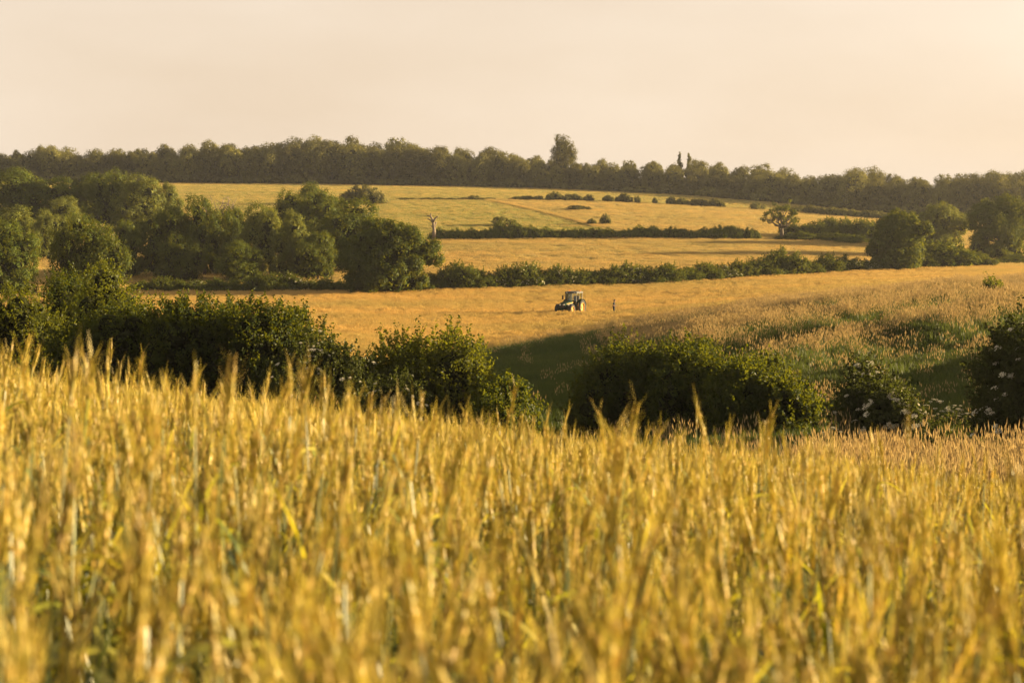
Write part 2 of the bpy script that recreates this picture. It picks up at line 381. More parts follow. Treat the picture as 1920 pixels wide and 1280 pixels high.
def crown(rng, lobes, n_leaf, size, aspect=0.72, clump=0.34, per=26, shoots=0.0, shoot_len=0.45, floor=None, rough=0.16, gap=0.0):
    lob = np.asarray(lobes, float); n = len(lob)
    area = (lob[:, 3] * lob[:, 5]); ncl = np.maximum(6, (per * area / area.mean()).astype(int))
    C = []; Rr = []; O = []
    for i in range(n):
        d = unit(ncl[i], rng); d[:, 2] = np.where(d[:, 2] < -0.5, -d[:, 2] * 0.5, d[:, 2]); d /= np.linalg.norm(d, axis=1)[:, None]
        c = lob[i, :3] + d * lob[i, 3:6] * rng.uniform(0.78, 0.98, (len(d), 1))
        keep = np.ones(len(c), bool)
        for j in range(n):
            if j != i:
                q = (((c - lob[j, :3]) / lob[j, 3:6]) ** 2).sum(1)
                keep &= q > 0.72 ** 2
        if floor is not None: keep &= c[:, 2] > floor
        if gap: keep &= rng.uniform(size=len(c)) > gap
        C.append(c[keep]); O.append(d[keep]); Rr.append((lob[i, 3:6].mean() * clump * rng.uniform(0.7, 1.35, keep.sum())))
    C = np.concatenate(C); O = np.concatenate(O); Rr = np.concatenate(Rr)
    pr = Rr ** 2; pr /= pr.sum()
    ns = int(n_leaf * shoots); nb = n_leaf - ns
    k = rng.choice(len(C), nb, p=pr)
    d = unit(nb, rng) + O[k] * 0.75; d /= np.linalg.norm(d, axis=1)[:, None]
    pts = C[k] + d * (Rr[k] * np.abs(rng.normal(0.92, 0.30, nb)))[:, None]
    nn = d + unit(nb, rng) * rough * 2.0 + np.array([0, 0, 0.25])
    Vs = [leaf_quads(pts, nn, size, aspect, rng)]
    # coarse inner foliage so that the crown is dense at heart
    ni = max(60, nb // 18); k = rng.choice(n, ni, p=area / area.sum()); d = unit(ni, rng)
    Vs.append(leaf_quads(lob[k, :3] + d * lob[k, 3:6] * rng.uniform(0.35, 0.8, (ni, 1)), d + unit(ni, rng) * 0.5, size * 2.4, 0.85, rng))
    if ns:
        per_s = 13; m = ns // per_s; k = rng.choice(len(C), m, p=pr)
        d0 = unit(m, rng) * 0.8 + O[k]; d0 /= np.linalg.norm(d0, axis=1)[:, None]
        base = C[k] + d0 * (Rr[k] * 0.8)[:, None]
        sd = d0 * 0.75 + unit(m, rng) * 0.35 + np.array([0, 0, 0.65]); sd /= np.linalg.norm(sd, axis=1)[:, None]
        ln = shoot_len * rng.uniform(0.45, 1.35, m)
        tt = np.linspace(0.1, 1, per_s)
        pts = (base[:, None] + sd[:, None] * (ln[:, None] * tt)[:, :, None]).reshape(-1, 3)
        side = unit(len(pts), rng)
        pts = pts + side * (size * 0.55 * np.tile(1.15 - 0.7 * tt, m))[:, None]
        nn = side * 0.6 + np.repeat(d0, per_s, 0) * 0.4 + np.array([0.15, 0, 0.3]) + unit(len(pts), rng) * 0.9
        Vs.append(leaf_quads(pts, nn, size, aspect, rng))
    V = np.concatenate(Vs)
    if floor is not None: V[:, 2] = np.maximum(V[:, 2], floor - 0.25)
    nq = len(V) // 4
    return V, np.arange(nq * 4).reshape(nq, 4), (C, O, Rr)

_cp = [(0, 0, 1.0)] + [(math.cos(k * 1.0472 + 0.5 * j) * math.cos(a), math.sin(k * 1.0472 + 0.5 * j) * math.cos(a), math.sin(a)) for j, a in enumerate((0.55, -0.15, -0.8)) for k in range(6)] + [(0, 0, -1.0)]
_cf = [(0, 1 + k, 1 + (k + 1) % 6) for k in range(6)] + [f for j in range(2) for k in range(6) for f in ((1 + 6 * j + k, 7 + 6 * j + k, 7 + 6 * j + (k + 1) % 6), (1 + 6 * j + k, 7 + 6 * j + (k + 1) % 6, 1 + 6 * j + (k + 1) % 6))] + [(19, 13 + (k + 1) % 6, 13 + k) for k in range(6)]
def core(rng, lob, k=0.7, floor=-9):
    """added dark lumps, one per lobe, that keep sunlight from passing through"""
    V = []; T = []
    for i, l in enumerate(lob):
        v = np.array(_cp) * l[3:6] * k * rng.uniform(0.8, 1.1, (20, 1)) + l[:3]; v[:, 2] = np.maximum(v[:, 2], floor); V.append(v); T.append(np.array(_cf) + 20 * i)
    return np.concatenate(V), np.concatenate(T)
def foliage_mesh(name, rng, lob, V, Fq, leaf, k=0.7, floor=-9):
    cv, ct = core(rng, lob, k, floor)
    return mesh_np(name, np.concatenate([V, cv]), [Fq, ct + len(V)], [M[leaf], M['sun_block_core']], np.concatenate([np.zeros(len(Fq)), np.ones(len(ct))]))

def limb_path(rng, a, b, n=6, wob=0.08, lift=0.15):
    a = np.array(a, float); b = np.array(b, float); t = np.linspace(0, 1, n)[:, None]
    Ln = np.linalg.norm(b - a)
    p = a * (1 - t) + b * t + np.array([0, 0, 1]) * (np.sin(t * math.pi) * Ln * lift)
    p[1:-1] += rng.normal(size=(n - 2, 3)) * Ln * wob
    return p

def trunk_mb(rng, lobes, zf, r0, nl=6):
    mb = MB(); top = np.array([rng.normal() * 0.3 * r0, rng.normal() * 0.3 * r0, zf])
    mb.tube(np.vstack([[0, 0, -0.6], [0, 0, 0.0], limb_path(rng, (0, 0, 0.15 * r0), top, 5, 0.02, 0)]), [r0 * 1.6, r0 * 1.35] + list(np.linspace(r0 * 1.1, r0 * 0.75, 5)), 9)
    idx = rng.permutation(len(lobes))[:nl]
    for i in idx:
        st = top * rng.uniform(0.75, 1.0); q = limb_path(rng, st, lobes[i][:3], 6, 0.04, 0.08)
        mb.tube(q, np.linspace(r0 * 0.5, r0 * 0.12, 6), 6)
    return mb

def tree_proto(seed, h, wd, leaf, n_leaf, size, kind='dome', n=14, zf=0.16, per=26, clump=0.34, gap=0.0, shoots=0.0, rr=(0.34, 0.52)):
    """returns (trunk mesh, crown mesh) of a tree h high and wd wide"""
    rng = np.random.RandomState(seed); R = wd / 2
    z0 = h * zf
    if kind == 'dome': lob = lobes_dome(rng, R, h - z0, z0, n, rr=rr)
    elif kind == 'spire':
        lob = []
        for i in range(n):
            f = i / (n - 1.0); r = R * (1.05 - 0.85 * f) * rng.uniform(0.8, 1.1); th = i * 2.4
            lob.append((r * 0.45 * math.cos(th), r * 0.45 * math.sin(th), z0 + (h - z0) * (0.06 + 0.9 * f), r * 0.7, r * 0.7, (h - z0) / n * 1.3))
        lob = np.array(lob)
    V, Fq, _ = crown(rng, lob, n_leaf, size, 0.75, clump, per, shoots=shoots, gap=gap, floor=z0 * 0.4)
    mt = trunk_mb(rng, lob, z0 + (h - z0) * 0.3, max(0.12, h * 0.022)).mesh('trunk', M['bark'], True)
    mc = foliage_mesh('crown', rng, lob, V, Fq, leaf, 0.54)
    return mt, mc

def place_tree(name, meshes, loc, rz, s, label, cat='tree', group=None):
    r = empty(name, loc, rz, s); tag(r, label, cat, group)
    link('trunk', meshes[0], r); c = link('crown', meshes[1], r); c['kind'] = 'stuff'
    return r

ORD = ['first', 'second', 'third', 'fourth', 'fifth', 'sixth', 'seventh', 'eighth', 'ninth', 'tenth', 'eleventh', 'twelfth', 'thirteenth', 'fourteenth',
       'fifteenth', 'sixteenth', 'seventeenth', 'eighteenth', 'nineteenth', 'twentieth', 'twenty-first', 'twenty-second', 'twenty-third', 'twenty-fourth',
       'twenty-fifth', 'twenty-sixth', 'twenty-seventh', 'twenty-eighth', 'twenty-ninth', 'thirtieth']

# ------------------------------------------------------------------ wood along the far ridge
RW = np.random.RandomState(11)
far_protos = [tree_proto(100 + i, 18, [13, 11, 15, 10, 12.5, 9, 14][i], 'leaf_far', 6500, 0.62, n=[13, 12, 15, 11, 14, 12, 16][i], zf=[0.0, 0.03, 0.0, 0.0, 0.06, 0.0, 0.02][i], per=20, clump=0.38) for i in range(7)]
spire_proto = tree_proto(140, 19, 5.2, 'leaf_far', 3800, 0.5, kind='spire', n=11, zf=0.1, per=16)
top_row = lambda u: np.interp(u, [-150, 0, 60, 150, 230, 330, 400, 480, 580, 700, 800, 900, 960, 1010, 1090, 1160, 1260, 1350, 1420, 1480, 1560, 1610, 1680, 1730, 1790, 1890, 2050],
                              [286, 284, 281, 285, 276, 280, 268, 272, 264, 271, 276, 280, 286, 294, 305, 300, 306, 312, 320, 326, 328, 322, 334, 337, 333, 327, 330])
wood_row = lambda u: np.interp(u, [-700, 0, 600, 1000, 1300, 1650, 1920, 2600], [760, 760, 760, 751, 720, 655, 620, 620])
for r in range(3):
    px = -130.0 + r * 17
    while px < 2060:
        Yb = float(wood_row(px)) + r * 15 + RW.uniform(-4, 4)
        p = P(px, Yb)
        tgt = float(top_row(px)) + RW.normal() * 5.0 + (2 - r) * 5
        hh = max(8.0, (HZ - tgt) / F * Yb - p[2])
        k = RW.randint(7); s = hh / 18.0; ws = s * RW.uniform(0.8, 1.2)
        if ws < 0.72: ws = 0.72
        place_tree('woodland_tree', far_protos[k], (p[0], p[1], p[2]), RW.uniform(0, 6.28), (ws, ws, s),
                   'leafy tree among many in the hazy wood along the far ridge', 'tree', 'trees of the far ridge wood')
        px += RW.uniform(30, 44) * (1.0 if r < 2 else 1.15)
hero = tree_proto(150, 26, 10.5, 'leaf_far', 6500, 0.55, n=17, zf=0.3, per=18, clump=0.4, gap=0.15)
p = P(1057, 748); place_tree('tall_tree', hero, p, 0.4, ((HZ - 257) / F * 748 - p[2]) / 26, 'tallest tree of the far wood, its round head standing well above the others')
for px, tp, side in ((1274, 289, 'left'), (1292, 291, 'right')):
    p = P(px, 742); place_tree('conifer_tree', spire_proto, p, px * 0.1, (1, 1, ((HZ - tp) / F * 742 - p[2]) / 19),
                               side + ' one of two slender pointed trees rising from the far wood', 'tree', 'pointed trees of the far wood')

# ------------------------------------------------------------------ trees on the left and right
mid = [tree_proto(200 + i, 16, [15, 13, 17, 12][i], 'leaf_mid', 17000, 0.42, n=[16, 14, 19, 13][i], zf=0.0, per=17, clump=0.35, gap=0.06, rr=(0.28, 0.5)) for i in range(4)]
midp = [tree_proto(220 + i, 16, [13, 10][i], 'leaf_pale', 15000, 0.42, n=[15, 12][i], zf=0.0, per=16, clump=0.37, gap=0.08) for i in range(2)]
TREES = [  # px, row of the top, distance, width px, mesh, label
    (38, 322, 470, 165, mid[0], 'dark round tree at the left edge below the far wood, top left of its grove'),
    (112, 336, 462, 120, mid[1], 'lower dark tree second from the left in the back left grove'),
    (176, 320, 468, 125, mid[3], 'dark tree third from the left in the back left grove'),
    (222, 320, 455, 140, mid[2], 'tallest dark tree on the right half of the back left grove'),
    (268, 332, 445, 130, midp[0], 'paler tree at the right end of the back left grove beside the top field'),
    (318, 348, 450, 60, midp[1], 'small pale tree trailing off the right end of the back left grove'),
    (118, 372, 430, 90, midp[0], 'small lighter tree in front of the back left grove'),
    (20, 392, 370, 130, midp[1], 'pale green sunlit tree at the left edge below the back grove'),
    (90, 398, 365, 75, midp[0], 'small pale sunlit tree behind the dome-shaped left tree'),
    (18, 418, 270, 130, mid[1], 'dark tree at the left edge beside the dome-shaped tree'),
    (160, 402, 245, 170, mid[2], 'dome-shaped dark tree on the left, standing alone above the near shrubs'),
    (238, 408, 325, 80, mid[3], 'low dark tree just right of the dome-shaped left tree'),
    (292, 394, 330, 120, mid[0], 'broad dark tree left of the twin-topped tree in the middle left group'),
    (383, 374, 332, 120, mid[1], 'twin-topped very dark tree in the middle of the left group'),
    (440, 384, 345, 80, mid[3], 'narrow dark tree right of the twin-topped tree'),
    (492, 388, 325, 120, midp[0], 'feathery pale green tree in the middle left group'),
    (552, 402, 322, 80, midp[1], 'small feathery pale tree right of the larger feathery one'),
    (556, 357, 400, 130, mid[2], 'rounded tree behind the middle left group, left of the tallest'),
    (606, 351, 395, 110, mid[0], 'tallest rounded tree at the back of the middle left group'),
    (652, 378, 340, 170, mid[1], 'large dark tree just behind the big sunlit round tree'),
    (596, 430, 318, 100, mid[3], 'dark tree in shade left of the big sunlit round tree'),
    (340, 440, 318, 110, mid[2], 'shaded tree low in front of the middle left group'),
    (455, 455, 314, 100, mid[0], 'shaded bushy tree in front of the feathery pale tree'),
]
for i, (px, tp, Y, wpx, msh, lab) in enumerate(TREES):
    p = P(px, Y); hh = -(tp - HZ) / F * Y - p[2]; wm = wpx / F * Y
    w0 = 2 * max(abs(c) for c in (msh[1].vertices[j].co.x for j in range(0, len(msh[1].vertices), 97)))
    sx = wm / w0 * 0.98
    place_tree('broadleaf_tree', msh, p, i * 1.7, (sx, sx, hh / 16.3), lab, 'tree', 'trees on the left side of the valley')

def hero_tree(name, seed, px, tp, Y, wpx, leaf, label, n=22, nl=42000, size=0.40, shape=None, gap=0.0):
    p = P(px, Y); hh = -(tp - HZ) / F * Y - p[2]; wm = wpx / F * Y
    ms = tree_proto(seed, hh * 0.97, wm * 0.95, leaf, nl, size, n=n, zf=0.0, per=20, clump=0.34, rr=(0.22, 0.42), gap=max(gap, 0.10))
    return place_tree(name, ms, p, 0, 1, label)
hero_tree('broadleaf_tree', 301, 726, 410, 282, 168, 'leaf_mid', 'big round sunlit tree at the left end of the hedgerow behind the tractor', n=26, nl=52000)
hero_tree('broadleaf_tree', 302, 1683, 394, 333, 122, 'leaf_mid', 'compact sunlit tree at the right end of the hedgerow, in front of the others', n=20, nl=36000)
hero_tree('broadleaf_tree', 303, 1760, 376, 425, 108, 'leaf_pale', 'hazy tree just behind and right of the compact sunlit tree', n=18, nl=20000, size=0.46)
hero_tree('broadleaf_tree', 304, 1874, 364, 392, 124, 'leaf_mid', 'dark uneven tree near the right edge, its trunk bare below', n=18, nl=30000, gap=0.12)

# ------------------------------------------------------------------ hedgerows: every shrub a thing
def shrub_lobes(rng, wd, h, dp, n=9):
    out = []
    for i in range(n):
        x = (i + 0.5) / n * 2 - 1 + rng.uniform(-0.1, 0.1)
        prof = (1 - abs(x) ** 2.6) * 0.75 + 0.25
        r = wd * rng.uniform(0.17, 0.25)
        out.append((x * wd * 0.40, rng.uniform(-0.35, 0.35) * dp, max(h * 0.2, h * prof * rng.uniform(0.8, 1.0) - r * 0.8), r, r, min(r, h * 0.42)))
        out.append((x * wd * 0.42, rng.uniform(-0.4, 0.4) * dp, h * 0.25, r, r, h * 0.32))
    return np.array(out)
def shrub_proto(seed, wd, h, dp, leaf, n_leaf, size, per=16, shoots=0.0, n=8):
    rng = np.random.RandomState(seed); lob = shrub_lobes(rng, wd, h, dp, n)
    V, Fq, cl = crown(rng, lob, n_leaf, size, 0.72, 0.4, per, shoots=shoots, shoot_len=size * 3.5, floor=0.05)
    mb = MB()
    for k in range(5):
        q = lob[rng.randint(len(lob))][:3]
        mb.tube(limb_path(rng, (q[0] * 0.35, q[1] * 0.35, -0.4), q, 5, 0.04, 0.05), np.linspace(0.07, 0.02, 5) * h / 3, 6)
    return mb.mesh('stem', M['bark'], True), foliage_mesh('foliage', rng, lob, V, Fq, leaf, 0.72, 0.0), cl
def blossom_mesh(rng, cl, n, size, name='blossom', up=0.2):
    C, O, Rr = cl
    ok = np.where((O[:, 2] > -0.1))[0]; k = rng.choice(ok, n)
    d = O[k] + unit(n, rng) * 0.6; d /= np.linalg.norm(d, axis=1)[:, None]
    V = leaf_quads(C[k] + d * Rr[k][:, None] * 1.12, d + np.array([0, 0, 0.5]), size, 0.9, rng)
    nq = len(V) // 4
    return mesh_np(name, V, [np.arange(nq * 4).reshape(nq, 4)], [M['blossom']])
hp = [shrub_proto(400 + i, 6.0, 4.0, 3.0, 'leaf_mid', 7500, 0.27, shoots=0.25) for i in range(5)]
hblo = [blossom_mesh(np.random.RandomState(50 + i), hp[i][2], 260, 0.24) for i in range(5)]
def place_shrub(name, ms, loc, rz, s, label, cat='shrub', group=None, blo=None):
    r = empty(name, loc, rz, s); tag(r, label, cat, group)
    link('stem', ms[0], r); f = link('foliage', ms[1], r); f['kind'] = 'stuff'
    if blo is not None: b = link('blossom', blo, r); b['kind'] = 'stuff'
    return r
RH = np.random.RandomState(21)
H1 = [(828, 512), (862, 500), (890, 510), (920, 516, 1), (948, 505), (985, 500, 1), (1020, 512), (1050, 504, 1), (1085, 510), (1120, 512), (1150, 504), (1178, 500, 1), (1215, 505),
      (1250, 500), (1285, 505), (1322, 498), (1352, 500, 1), (1385, 494), (1425, 490), (1468, 474), (1505, 490), (1550, 482), (1585, 484, 1), (1620, 490, 1)]
for i, e in enumerate(H1):
    Y = float(np.interp(e[0], [820, 1250, 1640], [290, 303, 333])); p = P(e[0], Y)
    hh = -(e[1] - HZ) / F * Y - p[2]; k = RH.randint(5); s = RH.uniform(0.88, 1.08) * (1.25 if e[1] < 480 else 1); hh *= 1.08
    fl = len(e) > 2
    place_shrub('hedge_shrub', hp[k], p, RH.choice([0, math.pi]) + RH.uniform(-.3, .3), (s, s, hh / 4.15),
                ORD[i] + (' blossoming' if fl else '') + ' shrub from the big round tree in the hedgerow behind the tractor', 'shrub', 'shrubs of the hedgerow behind the tractor', hblo[k] if fl else None)
H0 = [(268, 528), (300, 522), (335, 526), (370, 527), (405, 524), (440, 528), (475, 520), (510, 515), (542, 514), (575, 526), (610, 524), (640, 528), (668, 530), (700, 526), (790, 520)]
for i, (px, tp) in enumerate(H0):
    Y = 288 + RH.uniform(-3, 3); p = P(px, Y); hh = -(tp - HZ) / F * Y - p[2]; k = RH.randint(5); s = RH.uniform(0.7, 0.85)
    place_shrub('hedge_shrub', hp[k], p, RH.choice([0, math.pi]) + RH.uniform(-.3, .3), (s, s, hh / 4.15),
                ORD[i] + ' shrub from the left in the low hedge below the middle left trees', 'shrub', 'shrubs of the low left hedge', hblo[k] if i in (3, 8, 9) else None)
h2 = [shrub_proto(430 + i, 7.0, 2.6, 2.6, 'leaf_mid', 3600, 0.33, per=12) for i in range(4)]
n2 = 21
for i in range(n2):
    px = 828 + i * 28.6 + RH.uniform(-5, 5); Y = float(np.interp(px, [815, 1430], [421, 430])); p = P(px, Y)
    tp = 428 + RH.uniform(-4, 3) - (7 if i in (4, 5, 18) else 0); hh = max(1.8, -(tp - HZ) / F * Y - p[2]); k = RH.randint(4)
    place_shrub('hedge_shrub', h2[k], p, RH.choice([0, math.pi]) + RH.uniform(-.15, .15), (0.75, 0.75, hh / 2.7),
                ORD[i] + ' shrub from the bare dead tree in the clipped hedge across the middle slope', 'shrub', 'shrubs of the middle hedge')
FH = [(758, 378, 22), (775, 376, 20), (800, 377, 26), (822, 374, 24), (845, 373, 26), (870, 373, 26), (888, 367, 22), (903, 372, 20), (920, 371, 20), (968, 369, 26), (990, 367, 28), (1008, 368, 24), (1040, 361, 26),
      (1065, 364, 26), (1080, 365, 20), (1104, 366, 16), (1140, 366, 26), (1170, 364, 26), (1195, 369, 14), (1228, 370, 8), (1258, 370, 18), (1280, 372, 26), (1302, 373, 24), (1320, 375, 22), (1342, 374, 26), (1420, 380, 26),
      (1475, 383, 20), (1500, 388, 26)]
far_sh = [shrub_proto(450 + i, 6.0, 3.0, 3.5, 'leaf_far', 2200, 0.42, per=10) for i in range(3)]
def far_hedge(rows, Yf, text, group):
    for i, (px, tp, wpx) in enumerate(rows):
        Y = float(Yf(px)); p = P(px, Y); hh = max(0.7, -(tp - HZ) / F * Y - p[2]); s = wpx / F * Y / 6.0 * 1.15
        place_shrub('hedge_shrub', far_sh[i % 3], p, i * 1.3, (s, s * 0.9, hh / 3.0), ORD[i] + ' ' + text, 'shrub', group)
far_hedge(FH, lambda u: np.interp(u, [700, 930, 1200, 1350, 1660], [586, 600, 605, 600, 592]), 'small bush from the left in the broken hedge below the top field', 'bushes of the broken far hedge')
far_hedge([(1520, 386, 26), (1540, 389, 26), (1560, 390, 28), (1580, 392, 28), (1600, 393, 30), (1622, 396, 30), (1645, 397, 30), (1662, 400, 30)],
          lambda u: np.interp(u, [1500, 1700], [592, 575]), 'bush from the left in the hazy hedge running down behind the old oak', 'bushes of the hazy hedge on the right')
BUSH = [(680, 351, 560, 62, 'round dark bush on the top field edge, above the big sunlit tree'), (705, 366, 562, 36, 'low bush trailing right of the round bush on the top field edge'),
        (942, 408, 470, 36, 'single round bush in the green field just above the clipped hedge'), (1135, 403, 478, 16, 'small upright round bush alone on the golden slope'),
        (1109, 410, 476, 18, 'small leaning bush at the lower end of the field boundary bank'), (1085, 386, 545, 40, 'low dark clump of weeds lying in the golden slope'),
        (1225, 424, 450, 16, 'tiny bush above the clipped hedge, right of the small upright bush'), (1372, 424, 445, 40, 'low bush behind the right end of the clipped hedge')]
for i, (px, tp, Y, wpx, lab) in enumerate(BUSH):
    p = P(px, Y); hh = max(0.6, -(tp - HZ) / F * Y - p[2]); s = wpx / F * Y / 6.0 * 1.15
    place_shrub('bush', far_sh[i % 3], p, i * 2.1, (s, s, hh / 3.0), lab, 'bush')
RB = [(1492, 422, 445, 50), (1530, 418, 447, 56), (1552, 412, 452, 40), (1582, 414, 450, 56), (1615, 416, 446, 54), (1478, 440, 434, 46), (1500, 436, 433, 50), (1560, 438, 436, 70), (1600, 442, 432, 66), (1640, 420, 440, 50),
      (1755, 460, 345, 120), (1800, 468, 350, 70), (1828, 476, 348, 60), (1720, 474, 340, 60), (1890, 484, 372, 70), (1915, 478, 380, 60), (1850, 490, 366, 40)]
for i, (px, tp, Y, wpx) in enumerate(RB):
    p = P(px, Y); hh = max(0.9, -(tp - HZ) / F * Y - p[2]); s = wpx / F * Y / 6.0 * 1.1
    lab = (ORD[i] + ' bush of the thicket right of the old oak on the middle slope') if i < 10 else (ORD[i - 10] + ' bush of the scrub under the right hand trees')
    place_shrub('bush', hp[i % 5], p, i * 2.1, (s, s, hh / 4.0), lab, 'bush', 'thicket bushes on the right')

for i in range(66):
    px = -60 + i * 31 + RH.uniform(-8, 8); Y = float(wood_row(px)) - 5 + RH.uniform(-2, 2); p = P(px, Y); s = RH.uniform(1.3, 1.9)
    place_shrub('understorey_shrub', far_sh[i % 3], p, RH.uniform(0, 6.28), (s, s, RH.uniform(0.7, 1.5)), 'low shrub among many along the foot of the far wood', 'shrub', 'shrubs along the foot of the far wood')

for i in range(40):
    px = -60 + i * 51 + RH.uniform(-12, 12); Y = float(wood_row(px)) + 22 + RH.uniform(-3, 3); p = P(px, Y); s = RH.uniform(2.2, 2.8)
    place_shrub('understorey_shrub', far_sh[i % 3], p, RH.uniform(0, 6.28), (s, s, RH.uniform(1.8, 2.6)), 'low shrub among many along the foot of the far wood', 'shrub', 'shrubs along the foot of the far wood')

# ------------------------------------------------------------------ bare and stag-headed trees
def dead_tree(name, seed, p, h, label, spread=0.5, thick=0.05, nb=6, sub=3):
    rng = np.random.RandomState(seed); r = empty(name, p); tag(r, label, 'tree')
    mb = MB(); tp = limb_path(rng, (0, 0, -0.4), (h * 0.05, 0, h * 0.6), 7, 0.03, 0)
    mb.tube(tp, np.linspace(h * thick * 1.3, h * thick * 0.5, 7), 8); mb.build('trunk', M['dead_wood'], r, True)
    for i in range(nb):
        a = i * 2.4 + rng.uniform(-.4, .4); st = tp[rng.randint(3, 7)]
        e = st + np.array([math.cos(a) * h * spread * rng.uniform(0.5, 1), math.sin(a) * h * spread * 0.7, h * rng.uniform(0.15, 0.42)])
        q = limb_path(rng, st, e, 7, 0.07, 0.06); b = MB(); b.tube(q, np.linspace(h * thick * 0.42, h * 0.006, 7), 6)
        for j in range(sub):
            s2 = q[rng.randint(2, 6)]; e2 = s2 + rng.normal(size=3) * h * 0.10 + np.array([0, 0, h * 0.10])
            b.tube(limb_path(rng, s2, e2, 5, 0.08, 0), np.linspace(h * 0.010, h * 0.003, 5), 5)
        b.build('branch', M['dead_wood'], r, True)
    return r
def bare_tree():
    Y = 419.0; p = P(813, Y); r = empty('dead_tree', p); tag(r, 'bare dead tree with forked limbs at the left end of the clipped hedge', 'tree')
    q = lambda px, py, dy=0.0: pix(px, py, Y) - p + np.array([0, dy, 0])
    MB().tube([(0, 0, -0.4), q(814, 436), q(813.5, 428), q(812.5, 421), q(812, 415)], [0.60, 0.46, 0.36, 0.33, 0.30], 9).build('trunk', M['dead_wood'], r, True)
    for pts, r0 in (([(812, 415), (810, 410, .3), (807, 406, .5), (807.6, 400, .6)], .26), ([(812, 417), (815, 411, -.3), (818, 407.5, -.5), (822, 405.5, -.8)], .24), ([(812, 418), (808, 413, -.5), (802, 410, -.9)], .16),
                    ([(813.5, 425), (816, 421, .2), (818, 416, .3)], .26), ([(808, 406.5, .4), (804, 405, .8), (800, 404.5, 1.0)], .12), ([(813, 428), (810, 425, .4), (808, 423.5, .7)], .12)):
        P_ = np.array([q(*e) for e in pts]); MB().tube(P_, np.linspace(r0 * 1.25, 0.13, len(P_)), 7).build('branch', M['dead_wood'], r, True)
bare_tree()
p = P(405, 400); dead_tree('dead_tree', 9, p, -(358 - HZ) / F * 400 - p[2], 'bare twiggy dead treetop showing above the middle left trees', 0.4, 0.02, 9, 5)
p = P(1207, 430); MB().tube([(0, 0, -0.3), (0, 0, 2.6)], [0.1, 0.08], 8).build('fence_post', M['dead_wood']).location = p
tag(bpy.data.objects['fence_post'], 'thin pale wooden post standing behind the clipped hedge', 'post')

def old_oak(px, tp, Y, wpx):
    rng = np.random.RandomState(77); p = P(px, Y); h = -(tp - HZ) / F * Y - p[2]; R = wpx / F * Y / 2
    r = empty('old_oak_tree', p); tag(r, 'old stag-headed oak with open limbs and sparse leaf clumps above the hedge end', 'tree')
    mb = MB(); tp_ = limb_path(rng, (0, 0, -0.5), (0.15, 0, h * 0.34), 6, 0.02, 0); mb.tube(tp_, np.linspace(0.60, 0.42, 6), 10); mb.build('trunk', M['bark'], r, True)
    lob = []
    for i in range(13):
        a = i * 2.4; f = rng.uniform(0.45, 1.0); up = h * (1.0 - 0.30 * f * f) * rng.uniform(0.66, 1.0)
        e = np.array([math.cos(a) * R * f, math.sin(a) * R * 0.8 * f, up])
        b = MB(); q = limb_path(rng, tp_[-1] * rng.uniform(0.8, 1), e, 8, 0.05, 0.02); b.tube(q, np.linspace(0.24, 0.05, 8), 6)
        for j in range(3):
            s2 = q[rng.randint(3, 7)]; e2 = s2 + np.array([rng.normal() * R * 0.2, rng.normal() * R * 0.2, h * rng.uniform(0.05, 0.16)])
            b.tube(limb_path(rng, s2, e2, 5, 0.08, 0), np.linspace(0.08, 0.03, 5), 5)
            rr = R * rng.uniform(0.07, 0.13); lob.append((e2[0], e2[1], e2[2], rr * 1.2, rr * 1.2, rr * 0.8))
        b.build('limb', M['bark'], r, True)
        rr = R * rng.uniform(0.08, 0.15); lob.append((e[0], e[1], e[2], rr * 1.2, rr * 1.2, rr * 0.8))
    V, Fq, _ = crown(rng, np.array(lob), 4200, 0.26, 0.75, 0.55, 7, gap=0.25)
    c = link('crown', mesh_np('crown', V, [Fq], [M['leaf_mid']]), r); c['kind'] = 'stuff'
old_oak(1465, 377, 432, 70)

